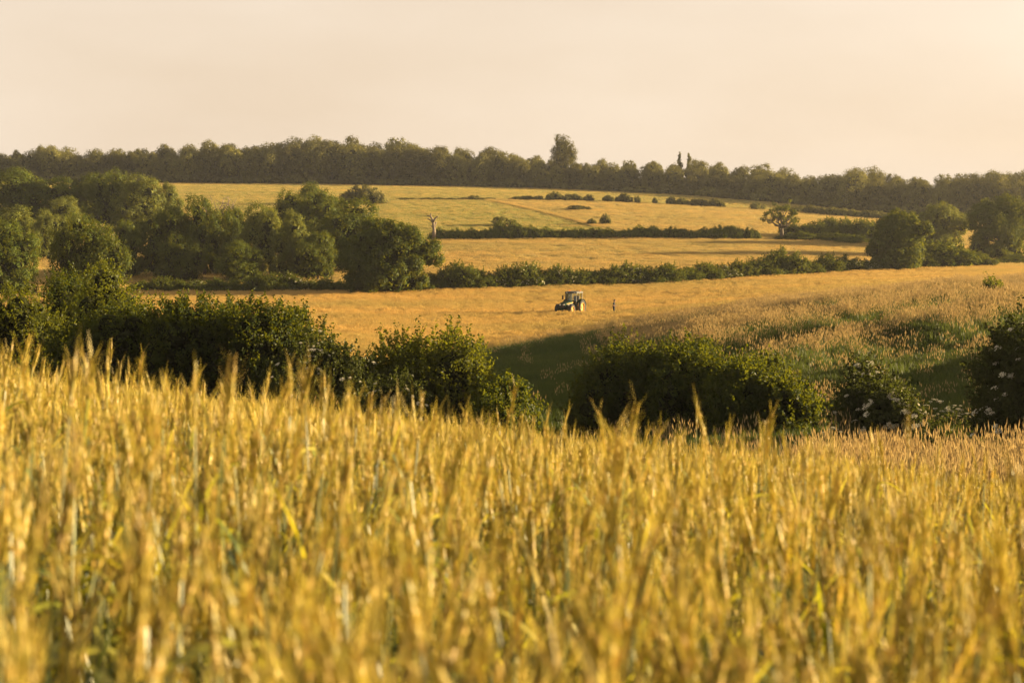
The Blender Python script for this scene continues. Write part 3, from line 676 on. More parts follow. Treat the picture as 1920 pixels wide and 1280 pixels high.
# ------------------------------------------------------------------ near shrubs, traced to their own size at their own distance
def near_shrub(name, seed, tops, Y, leaf, label, n_leaf, size=0.145, depth=2.4, shoots=0.5, shoot_len=0.62, flowers=0, fsize=0.16, rad=(0.45, 0.95), cat='shrub', base_px=None, per=17, clump=0.33):
    n_leaf = int(n_leaf * 0.75)
    rng = np.random.RandomState(seed)
    pxs = np.array([t[0] for t in tops], float); pys = np.array([t[1] for t in tops], float)
    bx = base_px if base_px else pxs.mean(); p = P(bx, Y); root = empty(name, p); tag(root, label, cat)
    x0, x1 = gx(pxs[0], Y), gx(pxs[-1], Y); wd = x1 - x0
    lob = []; n = max(4, int(wd / 0.75))
    for i in range(n):
        f = (i + 0.5) / n; x = x0 + wd * (0.5 + (f - 0.5) * max(0.45, 1 - 1.25 / wd)); px = CX + F * (x0 + wd * f) / Y
        zt = -(np.interp(px, pxs, pys) - HZ) / F * Y; zg = float(H(x, Y))
        for lay in range(2):
            y = rng.uniform(-1, 1) * depth * 0.55 + (depth * 0.25 if lay else -depth * 0.25)
            r = rng.uniform(*rad) * min(1.0, max(0.45, (zt - zg) / 3.0))
            z = zt - r * 1.35 - shoot_len * 0.2 - (rng.uniform(0, 0.5) if lay == 0 else 0)
            lob.append((x - p[0], y, z - p[2], r * 1.1, r * 1.1, r))
            while z - zg > r * 0.9:
                z -= r * 1.05; r2 = r * rng.uniform(1.0, 1.3)
                lob.append((x - p[0] + rng.uniform(-.3, .3), y + (-0.35 if lay == 0 else 0.2) + rng.uniform(-.3, .3), z - p[2], r2 * 1.1, r2 * 1.1, r2))
    lob = np.array(lob)
    V, Fq, cl = crown(rng, lob, n_leaf, size, 0.68, clump, per, shoots=shoots, shoot_len=shoot_len)
    f = link('foliage', foliage_mesh('foliage', rng, lob, V, Fq, leaf, 0.66), root); f['kind'] = 'stuff'
    for k in range(6):
        q = lob[rng.randint(len(lob))][:3]; b = MB()
        s = np.array([q[0] * 0.5, q[1] * 0.4, 0]); s[2] = float(H(s[0] + p[0], s[1] + Y)) - p[2] - 0.3
        b.tube(limb_path(rng, s, q, 6, 0.04, 0.04), np.linspace(0.09, 0.02, 6), 6); b.build('stem', M['bark'], root, True)
    if flowers:
        C, O, Rr = cl
        sc_ = (-O[:, 1] * 0.6 + O[:, 2] * 0.8 + O[:, 0] * 0.25) + rng.uniform(0, 0.9, len(O)); ok = np.argsort(-sc_)[:max(flowers, 20)]
        for j in range(flowers):
            i = ok[rng.randint(len(ok))]; d = O[i] + rng.normal(size=3) * 0.35; d[1] -= 0.2; d /= np.linalg.norm(d)
            fo = link('flower_head', UMBEL[j % 3], root); fo.location = C[i] + d * (Rr[i] * 1.35 + 0.20)
            nrm = Vector(d * 0.6 + np.array([0, -0.15, 0.8])); fo.rotation_euler = nrm.to_track_quat('Z', 'Y').to_euler()
            s_ = fsize * rng.uniform(0.7, 1.25); fo.scale = (s_, s_, s_)
    return root
def umbel_mesh(seed):
    rng = np.random.RandomState(seed); n = 26; a = np.arange(n) * 2.4; r = np.sqrt((np.arange(n) + 0.5) / n) * 0.5 * rng.uniform(0.85, 1.1, n)
    pts = np.stack([r * np.cos(a), r * np.sin(a), 0.12 * (1 - 4 * r * r) + rng.normal(0, 0.015, n)], 1)
    nn = np.array([0, 0, 1.0]) + unit(n, rng) * 0.45
    V = leaf_quads(pts, nn, 0.2, 1.0, rng)
    mb = [V]; k = np.arange(8); st = np.zeros((8, 3)); st[:, 2] = -0.35
    q = np.stack([st, st + [0.02, 0, 0], pts[::3][:8] + [0.02, 0, -.02], pts[::3][:8] - [0.0, 0, .02]], 1).reshape(-1, 3)
    V = np.concatenate([V, q]); nq = len(V) // 4
    return mesh_np('flower_head', V, [np.arange(nq * 4).reshape(nq, 4)], [M['blossom']])
UMBEL = [umbel_mesh(60 + i) for i in range(3)]

NS = near_shrub
NS('hedge_shrub', 501, [(-60, 545), (-10, 535), (40, 530), (75, 538), (105, 575), (125, 640)], 84, 'leaf_lime', 'leftmost near shrub with bright yellow-green sunlit top at the left edge', 30000)
NS('young_tree', 502, [(80, 580), (105, 512), (130, 498), (155, 512), (175, 575)], 96, 'leaf_near', 'dark upright sapling rising behind the left near shrubs', 17000, cat='tree')
NS('young_tree', 503, [(150, 570), (168, 505), (190, 488), (222, 498), (245, 525), (256, 580)], 92, 'leaf_lime', 'sunlit yellowish sapling rising above the left near hedge', 22000, cat='tree', clump=0.36)
NS('hedge_shrub', 504, [(100, 640), (125, 600), (160, 580), (210, 562), (250, 556), (290, 560), (320, 590)], 78, 'leaf_near', 'dark near shrub below the two left saplings', 34000)
NS('hedge_shrub', 505, [(255, 600), (300, 562), (345, 550), (400, 552), (440, 560), (465, 600)], 76, 'leaf_near', 'large dark near shrub with lit crest in the middle of the left hedge', 38000)
NS('hedge_shrub', 506, [(420, 590), (455, 555), (500, 562), (545, 578), (585, 592), (606, 625), (615, 680)], 74, 'leaf_near', 'large near shrub with sunlit right shoulder at the right end of the left hedge', 40000)
NS('elder_shrub', 507, [(505, 690), (540, 648), (575, 632), (620, 628), (655, 640), (682, 668), (692, 720)], 68, 'leaf_elder', 'elder shrub with scattered cream flower heads below the left hedge end', 30000, size=0.15, flowers=60)
NS('hedge_shrub', 508, [(700, 690), (722, 650), (750, 632), (778, 616), (798, 628), (812, 660)], 72, 'leaf_lime', 'airy sunlit shrub left of the light green sapling by the valley bottom', 24000, shoot_len=0.8, clump=0.38)
NS('young_tree', 509, [(808, 700), (822, 650), (840, 628), (858, 622), (872, 640), (880, 680), (884, 740)], 70, 'leaf_lime', 'light green feathery sapling glowing in the sun beside the dark valley grass', 30000, shoot_len=0.8, cat='tree', clump=0.36)
NS('elder_shrub', 510, [(690, 735), (715, 710), (745, 704), (770, 720), (785, 750)], 62, 'leaf_elder', 'low dark elder with a patch of white blossom behind the wheat', 14000, size=0.14, flowers=45, fsize=0.14)
NS('hedge_shrub', 511, [(922, 765), (934, 728), (948, 712), (960, 722), (968, 748), (974, 790)], 62, 'leaf_near', 'small round shrub right of the feathery sapling', 15000)
NS('hedge_shrub', 512, [(1068, 730), (1085, 690), (1110, 668), (1150, 645), (1190, 634), (1225, 642), (1250, 670)], 72, 'leaf_near', 'left part of the big dark thicket right of centre, its crest lit yellow', 40000)
NS('hedge_shrub', 513, [(1205, 660), (1240, 642), (1275, 632), (1320, 640), (1355, 660), (1390, 690)], 70, 'leaf_near', 'middle and tallest shrub of the big dark thicket right of centre', 42000)
NS('hedge_shrub', 514, [(1345, 690), (1385, 668), (1430, 672), (1475, 690), (1515, 712), (1538, 745), (1545, 800)], 66, 'leaf_near', 'right shrub of the big dark thicket with bright sunlit shoulder', 46000)
NS('elder_shrub', 515, [(1572, 790), (1595, 735), (1622, 700), (1650, 680), (1678, 692), (1698, 720), (1706, 780)], 58, 'leaf_elder', 'rounded elder covered in cream flower heads right of the dark thicket', 30000, size=0.14, flowers=170, fsize=0.23)
NS('elder_shrub', 516, [(1862, 740), (1880, 668), (1898, 618), (1925, 592), (1965, 580), (2030, 590), (2080, 640)], 52, 'leaf_elder', 'large elder full of cream flower heads cut by the right edge', 46000, size=0.14, flowers=220, fsize=0.23)
NS('bush', 517, [(1842, 530), (1855, 519), (1870, 517), (1884, 524)], 165, 'leaf_lime', 'small bright green bush on the crest of the bank at the far right', 2600, size=0.2, shoots=0.3, depth=1.2)
NS('bush', 518, [(1618, 622), (1640, 608), (1665, 606), (1690, 620)], 106, 'leaf_lime', 'low bright green bush lying among the pink grass of the bank', 4200, size=0.13, depth=1.2)
NS('bush', 520, [(1735, 800), (1760, 785), (1790, 790), (1805, 815)], 48, 'leaf_elder', 'low dark weeds between the round elder and the lit weeds', 4200, size=0.10, depth=0.9)
def parsley(i, px, Y, h):
    rng = np.random.RandomState(700 + i); p = P(px, Y); r = empty('cow_parsley', p)
    tag(r, ORD[i] + ' white-flowered cow parsley plant from the left between the two elders', 'wildflower', 'cow parsley by the elders')
    b = MB(); heads = []
    b.tube([(0, 0, -0.1), (0.02, 0, h * 0.5), (0.03, 0, h * 0.95)], [0.012, 0.01, 0.006], 5); heads.append((0.03, 0, h))
    for k in range(4):
        a = k * 1.7 + i; e = (math.cos(a) * 0.28, math.sin(a) * 0.28, h * rng.uniform(0.8, 1.0)); b.tube([(0.02, 0, h * 0.45), (e[0] * 0.6, e[1] * 0.6, h * 0.7), e], [0.008, 0.007, 0.004], 5); heads.append(e)
    b.build('stem', M['leaf_elder'], r)
    V = leaf_quads(np.column_stack([rng.normal(0, 0.18, (60, 2)), rng.uniform(0.05, h * 0.5, 60)]), unit(60, rng) + [0, 0, 0.8], 0.13, 0.5, rng)
    f = link('foliage', mesh_np('foliage', V, [np.arange(240).reshape(60, 4)], [M['leaf_elder']]), r); f['kind'] = 'stuff'
    for j, e in enumerate(heads):
        o = link('flower_head', UMBEL[j % 3], r); o.location = e; s = rng.uniform(0.12, 0.2); o.scale = (s, s, s)
for i, (px, py) in enumerate([(1560, 808), (1735, 775), (1748, 748), (1762, 752), (1775, 770), (1788, 760), (1800, 768), (1812, 775)]):
    Y = 54 + (i % 3) * 1.5; zg = float(H(gx(px, Y), Y)); parsley(i, px, Y, max(0.8, min(1.7, -(py - HZ) / F * Y - zg)))

# ------------------------------------------------------------------ scattered stuff
def scatter(name, pts, rz, scl, protos, idx, label, cat, tilt=None):
    col = bpy.data.collections.new(name + '_patches')
    for i, me in enumerate(protos): col.objects.link(bpy.data.objects.new('%s_patch_%02d' % (name, i), me))
    me = bpy.data.meshes.new(name); n = len(pts)
    me.vertices.add(n); me.vertices.foreach_set('co', np.asarray(pts, np.float32).ravel())
    rot = np.zeros((n, 3), np.float32); rot[:, 2] = rz
    if tilt is not None: rot[:, :2] = tilt
    a = me.attributes.new('rot', 'FLOAT_VECTOR', 'POINT'); a.data.foreach_set('vector', rot.ravel())
    s = np.asarray(scl, np.float32); s = np.repeat(s[:, None], 3, 1) if s.ndim == 1 else s
    a = me.attributes.new('scl', 'FLOAT_VECTOR', 'POINT'); a.data.foreach_set('vector', np.ascontiguousarray(s).ravel())
    a = me.attributes.new('idx', 'INT', 'POINT'); a.data.foreach_set('value', np.asarray(idx, np.int32))
    o = link(name, me)
    ng = bpy.data.node_groups.new(name, 'GeometryNodeTree')
    ng.interface.new_socket('Geometry', in_out='INPUT', socket_type='NodeSocketGeometry')
    ng.interface.new_socket('Geometry', in_out='OUTPUT', socket_type='NodeSocketGeometry')
    N = ng.nodes.new; gi = N('NodeGroupInput'); go = N('NodeGroupOutput'); ip = N('GeometryNodeInstanceOnPoints'); ci = N('GeometryNodeCollectionInfo')
    ci.inputs['Collection'].default_value = col; ci.inputs['Separate Children'].default_value = True; ci.inputs['Reset Children'].default_value = True
    def attr(nm, ty):
        q = N('GeometryNodeInputNamedAttribute'); q.data_type = ty; q.inputs['Name'].default_value = nm; return q.outputs['Attribute']
    K = ng.links.new
    K(gi.outputs[0], ip.inputs['Points']); K(ci.outputs[0], ip.inputs['Instance']); ip.inputs['Pick Instance'].default_value = True
    K(attr('idx', 'INT'), ip.inputs['Instance Index']); K(attr('rot', 'FLOAT_VECTOR'), ip.inputs['Rotation']); K(attr('scl', 'FLOAT_VECTOR'), ip.inputs['Scale'])
    K(ip.outputs[0], go.inputs[0])
    md = o.modifiers.new('scatter', 'NODES'); md.node_group = ng
    tag(o, label, cat, kind='stuff'); return o

def grass_patch(seed, size, n, h, wdt, heads=0.4, mats=('a', 'b'), lean=0.25, headw=2.2):
    """a tuft patch: bent blades, some with a seed head"""
    rng = np.random.RandomState(seed)
    r = np.sqrt(rng.uniform(size=n)) * size / 2; a = rng.uniform(0, 6.283, n)
    B = np.stack([r * np.cos(a), r * np.sin(a), np.full(n, -0.05)], 1)
    hh = h * rng.uniform(0.45, 1.15, n) * (1 - 0.25 * (r / (size / 2)) ** 2)
    isH = rng.uniform(size=n) < heads; hh = np.where(isH, hh * 1.18, hh * 0.85)
    th = rng.uniform(0, 6.283, n); ld = np.stack([np.cos(th), np.sin(th), np.zeros(n)], 1) * (lean * hh * rng.uniform(0.2, 1.6, n))[:, None]
    ph = rng.uniform(0, 6.283, n); sd = np.stack([np.cos(ph), np.sin(ph), np.zeros(n)], 1)
    up = np.array([0, 0, 1.0])
    m1 = B + up * (hh * 0.55)[:, None] + ld * 0.35; tp = B + up * hh[:, None] + ld
    w = wdt * rng.uniform(0.6, 1.3, n)[:, None]; w0 = np.where(isH[:, None], w * 0.45, w)
    V = np.stack([B - sd * w0 * .5, B + sd * w0 * .5, m1 + sd * w0 * .42, m1 - sd * w0 * .42, tp], 1)
    q = np.arange(n)[:, None] * 5
    quads = np.concatenate([q, q + 1, q + 2, q + 3], 1); tris = np.concatenate([q + 3, q + 2, q + 4], 1)
    Vh = []; k = np.where(isH)[0]
    dirv = tp[k] - m1[k]; dirv /= np.linalg.norm(dirv, axis=1)[:, None]; hl = h * rng.uniform(0.14, 0.26, len(k))[:, None]
    wh = w[k] * headw * 0.5; b = tp[k] - dirv * hl * 0.6; e = tp[k] + dirv * hl * 0.6; c = tp[k] - dirv * hl * 0.1
    s2 = np.cross(dirv, sd[k])
    h1 = np.stack([b, c + sd[k] * wh, e, c - sd[k] * wh], 1); h2_ = np.stack([b, c + s2 * wh, e, c - s2 * wh], 1)
    VH = np.concatenate([h1, h2_]).reshape(-1, 3); off = n * 5
    hq = np.arange(len(VH)).reshape(-1, 4) + off if len(VH) else np.zeros((0, 4), int)
    return mesh_np('grass_patch', np.concatenate([V.reshape(-1, 3), VH]), [np.concatenate([quads, hq]), tris], [M[mats[0]], M[mats[1]]],
                   np.concatenate([np.zeros(n), np.ones(len(hq)), np.zeros(n)]))

GOLD_PATCH = (0.06, (0.80, 0.87, 0.84), (1.12, 1.05, 1.0))
M['hay_blade'] = mat_leaf('hay_blade', [(0.28, 0.235, 0.058), (0.40, 0.305, 0.085), (0.48, 0.36, 0.11)], (0.48, 0.37, 0.09), 0.4, 0.02, 0.12, GOLD_PATCH)
M['hay_head'] = mat_leaf('hay_head', [(0.44, 0.30, 0.10), (0.52, 0.36, 0.125), (0.58, 0.42, 0.15)], (0.52, 0.37, 0.12), 0.4, 0.01, 0.12, GOLD_PATCH)
BP = (0.075, (0.42, 0.60, 0.40), (1.1, 1.0, 0.95))
M['bank_blade'] = mat_leaf('bank_blade', [(0.022, 0.045, 0.008), (0.042, 0.064, 0.011), (0.075, 0.090, 0.016)], (0.14, 0.17, 0.015), 0.38, 0.02, 0.2, BP)
M['bank_head'] = mat_leaf('bank_head', [(0.28, 0.20, 0.09), (0.39, 0.28, 0.13), (0.48, 0.36, 0.17)], (0.42, 0.30, 0.12), 0.4, 0.0, 0.15)
M['pale_blade'] = mat_leaf('pale_blade', [(0.22, 0.185, 0.055), (0.31, 0.24, 0.078), (0.38, 0.285, 0.10)], (0.37, 0.29, 0.085), 0.4, 0.02, 0.12, GOLD_PATCH)
M['green_blade'] = mat_leaf('green_blade', [(0.17, 0.175, 0.038), (0.23, 0.215, 0.052), (0.28, 0.24, 0.066)], (0.30, 0.27, 0.05), 0.38, 0.02, 0.12, GOLD_PATCH)

def area_points(rng, y0, y1, dens, zs, umargin=0.05, fade=None):
    """random points on the land in view between two distances, kept where the field zone is in zs"""
    A = 0.5 * (y1 ** 2 - y0 ** 2) * (0.6 + 2 * umargin); n = int(A * dens)
    Y = np.sqrt(rng.uniform(y0 ** 2, y1 ** 2, n)); u = rng.uniform(-0.3 - umargin, 0.3 + umargin, n); X = u * Y
    k = np.isin(zone(X, Y), zs); X, Y = X[k], Y[k]
    return np.stack([X, Y, H(X, Y)], 1)
def field(name, seed, y0, y1, dens, zs, protos, label, smin=0.75, smax=1.25, keep=None):
    rng = np.random.RandomState(seed); p = area_points(rng, y0, y1, dens, zs)
    if keep is not None: p = p[keep(p, rng)]
    n = len(p)
    return scatter(name, p, rng.uniform(0, 6.28, n), rng.uniform(smin, smax, n), protos, rng.randint(0, len(protos), n), label, 'grass')
hay = [grass_patch(800 + i, 1.3, 150, 0.50, 0.020, 0.5, ('hay_blade', 'hay_head')) for i in range(4)]
haf = [grass_patch(810 + i, 2.8, 260, 0.48, 0.040, 0.25, ('hay_blade', 'hay_head')) for i in range(4)]
pal = [grass_patch(815 + i, 2.8, 260, 0.45, 0.040, 0.15, ('pale_blade', 'hay_head')) for i in range(4)]
grf = [grass_patch(820 + i, 2.8, 240, 0.38, 0.045, 0.12, ('green_blade', 'hay_head')) for i in range(3)]
bnk = [grass_patch(830 + i, 1.1, 170, 0.42, 0.018, 0.0, ('bank_blade', 'bank_head')) for i in range(4)]
bnh = [grass_patch(840 + i, 1.0, 70, 0.88, 0.012, 0.6, ('bank_blade', 'bank_head'), 0.18, 2.8) for i in range(4)]
field('hay_grass', 1, 95, 362, 1.3, [2], hay, 'tall golden hay grass filling the field round the tractor')
field('slope_grass', 2, 280, 450, 0.45, [3], pal, 'golden grass of the second field between the two hedges')
field('pale_grass', 3, 425, 640, 0.28, [5], pal, 'golden grass on the far slope right of the boundary bank')
field('green_crop', 4, 425, 640, 0.26, [4], grf, 'greenish crop in the far field left of the boundary bank')
field('top_grass', 5, 560, 760, 0.20, [6], grf, 'yellow green grass of the top field below the wood')
field('bank_grass', 6, 30, 245, 2.6, [1], bnk, 'dark green rough grass of the uneven bank and valley bottom', 0.5, 1.7)
def head_keep(p, rng):
    X, Y = p[:, 0], p[:, 1]; v = np.zeros(len(X)); u = CX + F * X / Y
    for (k, th, ph) in _waves[:8]: v += np.sin((X * math.cos(th) * 0.7 + Y * math.sin(th) * 1.2) * (k + 0.1) * 1.6 + ph)
    v = v / 5.0 + rng.normal(0, 0.22, len(X)) + np.clip((Y - 125) / 60, -0.7, 0.65)
    rg = 0
    for (a, q, wd, h) in RIDGES: rg = np.maximum(rg, (0.5 + h) * seg_gauss(X - 0.9, Y, (gx(a[0], a[1]), a[1]), (gx(q[0], q[1]), q[1]), wd * 0.75))  # seed heads massed on each ridge's sunward side to colour its lit crest
    v = v + rg
    v -= np.where((u < 1130) & (Y < 158), 3.0, 0)  # pale heads left out so the grass colour holds the hollow's shade
    return (v > 0.78) | (rng.uniform(size=len(X)) < np.where((u < 1130) & (Y < 158), 0.02, 0.07))
field('seeding_grass', 7, 44, 240, 1.9, [1], bnh, 'tall pinkish seeding grass in bands along the bank crests', keep=head_keep)
# field boundary bank on the far slope: a strip of taller pale grass
rng = np.random.RandomState(9); t = rng.uniform(size=420); Yb = np.interp(t, [0, 0.5, 1], [468, 520, 596]); ub = np.interp(Yb, [430, 480, 590, 620], [1190, 1100, 920, 880]) + rng.normal(0, 1.0, 420)
Xb = gx(ub, Yb); scatter('boundary_grass', np.stack([Xb, Yb, H(Xb, Yb)], 1), rng.uniform(0, 6.28, 420), rng.uniform(0.7, 1.1, 420), haf, rng.randint(0, 4, 420), 'strip of tall pale grass on the bank dividing the far fields', 'grass')
# uncut margin on the near side of the valley, lower right
rng = np.random.RandomState(10); n = 420; Yb = rng.uniform(31, 46, n); ub = rng.uniform(1500, 2050, n); Xb = gx(ub, Yb)
scatter('margin_grass', np.stack([Xb, Yb, H(Xb, Yb)], 1), rng.uniform(0, 6.28, n), rng.uniform(0.7, 1.1, n), bnh, rng.randint(0, 4, n), 'dry reddish grass on the margin below the wheat at the lower right', 'grass')

# ------------------------------------------------------------------ wheat
M['ear'] = mat_leaf('ear', [(0.25, 0.225, 0.036), (0.44, 0.345, 0.066), (0.57, 0.41, 0.14)], (0.55, 0.42, 0.045), 0.42, 0.02, 0.25)
M['stalk'] = mat_leaf('stalk', [(0.055, 0.088, 0.030), (0.10, 0.13, 0.032), (0.18, 0.175, 0.035)], (0.20, 0.22, 0.02), 0.35, 0.05, 0.25)
M['blade'] = mat_leaf('blade', [(0.06, 0.10, 0.02), (0.16, 0.19, 0.015), (0.32, 0.29, 0.018), (0.42, 0.28, 0.05)], (0.50, 0.45, 0.01), 0.5, 0.05, 0.25)

def wheat_geo(rng, h=0.9, lean=None):
    """one stalk: (stem, ear, leaves), each (V, quads)"""
    az = rng.uniform(0, 6.283); ln = abs(rng.normal(0.07, 0.06)) if lean is None else lean
    ca, sa = math.cos(az), math.sin(az)
    def ax(t): return np.array([ca * ln * h * t ** 2.2, sa * ln * h * t ** 2.2, h * t * (1 - 0.12 * ln * t)])
    # stem
    ts = np.linspace(-0.06, 0.88, 7); V = []; sides = 4
    for t in ts:
        c = ax(max(t, 0)) + np.array([0, 0, min(t, 0)]); r = 0.0021 * (1.25 - 0.5 * max(t, 0))
        for k in range(sides): V.append(c + r * np.array([math.cos(k * 1.5708), math.sin(k * 1.5708), 0]))
    Q = [(i * sides + k, i * sides + (k + 1) % sides, (i + 1) * sides + (k + 1) % sides, (i + 1) * sides + k) for i in range(6) for k in range(sides)]
    stem = (np.array(V), np.array(Q))
    # ear: overlapping spikelets on two ranks, short awns at the tips
    t0, L_ = ax(0.87), ax(1.0) - ax(0.87); el = rng.uniform(0.065, 0.10); d = L_ / np.linalg.norm(L_)
    bend = np.array([ca, sa, -0.3]) * ln * 0.35; fx = rng.uniform(0, 6.283)
    V = []; Q = []; ns = 11
    ref = np.cross(d, [math.cos(fx), math.sin(fx), 0.01]); ref /= np.linalg.norm(ref); oth = np.cross(d, ref)
    for i in range(ns):
        f = i / (ns - 1.0); fat = (0.55 + 0.9 * math.sin(math.pi * min(1, 0.18 + 0.72 * f))) * (1.0 if f < 0.85 else 0.7)
        base = t0 + d * el * f + bend * el * f * f * 1.2
        for sgn in (-1, 1):
            o = ref * sgn + oth * rng.uniform(-0.35, 0.35); o /= np.linalg.norm(o)
            ds = d * 0.94 + o * 0.26; ds /= np.linalg.norm(ds); q = np.cross(ds, o); ln_s = 0.0165 * (0.8 + 0.25 * fat); wd = 0.0024 * fat; th = 0.0022 * fat
            b = base + o * 0.0010; m = b + ds * ln_s * 0.42 + o * 0.0012; e = b + ds * ln_s
            k = len(V); V += [b, m + q * wd, m + o * th, m - q * wd, m - o * th, e]
            Q += [(k, k + 1, k + 5, k + 2), (k, k + 2, k + 5, k + 3), (k, k + 3, k + 5, k + 4), (k, k + 4, k + 5, k + 1)]
            al = rng.uniform(0.018, 0.04)
            if rng.uniform() < 0.45: continue
            k = len(V); V += [e - q * 0.0006, e + q * 0.0006, e + ds * al + o * al * 0.2 + q * 0.0002, e + ds * al + o * al * 0.2 - q * 0.0002]; Q.append((k, k + 1, k + 2, k + 3))
    ear = (np.array(V), np.array(Q))
    # leaves
    V = []; Q = []
    for lv, tt in enumerate((0.30, 0.46, 0.60, 0.73)):
        if rng.uniform() < 0.12: continue
        b = ax(tt); a = rng.uniform(0, 6.283); hd = np.array([math.cos(a), math.sin(a), 0]); sd = np.array([-math.sin(a), math.cos(a), 0])
        ll = rng.uniform(0.15, 0.25); wm = rng.uniform(0.007, 0.012); drop = rng.uniform(0.1, 1.3); n = 7; k0 = len(V)
        tw = rng.uniform(-1.2, 1.2)
        for i in range(n):
            f = i / (n - 1.0); c = b + hd * ll * (0.45 * f + 0.25 * f * f * drop) + np.array([0, 0, ll * (0.85 * f - 0.75 * drop * f * f)])
            wv = wm * (math.sin(math.pi * (0.12 + 0.88 * f)) ** 0.7) * 0.5 + 0.0004; s_ = sd * math.cos(tw * f) + np.array([0, 0, 1]) * math.sin(tw * f)
            V += [c - s_ * wv, c + s_ * wv]
        Q += [(k0 + 2 * i, k0 + 2 * i + 1, k0 + 2 * i + 3, k0 + 2 * i + 2) for i in range(n - 1)]
    if not V: V = [(0, 0, 0), (0.001, 0, 0), (0.001, 0, 0.001), (0, 0, 0.001)]; Q = [(0, 1, 2, 3)]
    return stem, ear, (np.array(V), np.array(Q))

def wheat_patch(seed, size=0.24, n=11):
    rng = np.random.RandomState(seed); Vs = []; Qs = []; mi = []; off = 0
    for _ in range(n):
        o = np.array([rng.uniform(-.5, .5) * size, rng.uniform(-.5, .5) * size, 0])
        for k, (V, Q) in enumerate(wheat_geo(rng, rng.normal(0.87, 0.085))):
            Vs.append(V + o); Qs.append(Q + off); mi.append(np.full(len(Q), k)); off += len(V)
    return mesh_np('wheat_patch', np.concatenate(Vs), [np.concatenate(Qs)], [M['stalk'], M['ear'], M['blade']], np.concatenate(mi))
wp = [wheat_patch(900 + i) for i in range(8)]
rng = np.random.RandomState(31)
def wheat_pts(y0, y1, cell):
    ys = np.arange(y0, y1, cell); out_ = []
    for y in ys:
        hw = 0.33 * y + 1.3; xs = np.arange(-hw, hw, cell); out_.append(np.stack([xs, np.full(len(xs), y)], 1))
    p = np.concatenate(out_); p = p + rng.uniform(-cell * 0.45, cell * 0.45, p.shape); return p
NEAR_END = 1.75
p2 = np.concatenate([wheat_pts(NEAR_END, 8, 0.205), wheat_pts(8, 34, 0.23)])
edge = np.interp(CX + F * p2[:, 0] / p2[:, 1], [-300, 400, 1000, 1500, 1750, 2000], [33, 33, 33, 31, 29, 27])
p2 = p2[p2[:, 1] < edge]
n = len(p2); tl = rng.normal(0, 0.075, (n, 2))
scatter('wheat_crop', np.column_stack([p2, H(p2[:, 0], p2[:, 1])]), rng.uniform(0, 6.28, n), np.column_stack([np.ones(n), np.ones(n), rng.normal(1.0, 0.05, n)]), wp, rng.randint(0, 8, n),
        'ripening wheat crop of countless stalks filling the foreground', 'wheat', tl)
# the nearest stalks, one by one
stalks = []
for i in range(10):
    r_ = np.random.RandomState(950 + i); g = wheat_geo(r_, 0.90, 0.02 if i == 9 else None)
    parts = [('stem', mesh_np('stem', g[0][0], [g[0][1]], [M['stalk']])), ('ear', mesh_np('ear', g[1][0], [g[1][1]], [M['ear']]))]
    for j in range(len(g[2][0]) // 14): parts.append(('leaf', mesh_np('leaf', g[2][0][14 * j:14 * j + 14], [g[2][1][:6]], [M['blade']])))
    stalks.append(parts)
def stalk(i, x, y, z, rz, s, label, group=None, tilt=(0, 0)):
    r = empty('wheat_stalk', (x, y, z), rz, s); r.rotation_euler = (tilt[0], tilt[1], rz); tag(r, label, 'wheat', group)
    for nm, me in stalks[i]: link(nm, me, r)
    return r
rng = np.random.RandomState(41); cnt = 0
while cnt < 200:
    y = math.sqrt(rng.uniform(0.72 ** 2, NEAR_END ** 2)); x = rng.uniform(-0.36, 0.36) * y
    stalk(rng.randint(10), x, y, float(H(x, y)), rng.uniform(0, 6.28), (1.3, 1.3, rng.normal(1.0, 0.05)), 'blurred wheat stalk among the nearest rows at the bottom of the photo', 'nearest wheat stalks', tuple(rng.normal(0, 0.06, 2)))
    cnt += 1
# stalks that stand out
for (px, py, y, ti, lab) in [(1195, 690, 3.4, 0.18, 'left of two tall leaning wheat ears rising before the dark thicket'), (1212, 715, 3.2, 0.2, 'right of two tall leaning wheat ears rising before the dark thicket'),
                             (815, 900, 1.25, -0.30, 'large pale blurred wheat ear leaning left near the middle of the bottom'), (1035, 1000, 1.2, -0.12, 'upright large blurred wheat ear right of the pale leaning one'),
                             (240, 1075, 1.05, -0.12, 'big blurred yellow wheat ear at the lower left'), (10, 930, 1.1, 0.02, 'big blurred wheat ear cut by the left edge'), (645, 975, 1.3, 0.10, 'tall blurred greenish wheat ear left of the pale leaning one'), (1590, 1040, 1.1, -0.2, 'blurred wheat ear leaning left in the lower right')]:
    x = gx(px, y); zt = -(py - HZ) / F * y; zg = float(H(x, y)); s = (zt - zg) / (0.985 * math.cos(ti))
    stalk(9, x - math.sin(ti) * 0.93 * s, y, zg, 0.0, (2.0, 2.0, s), lab, None, (0, ti))

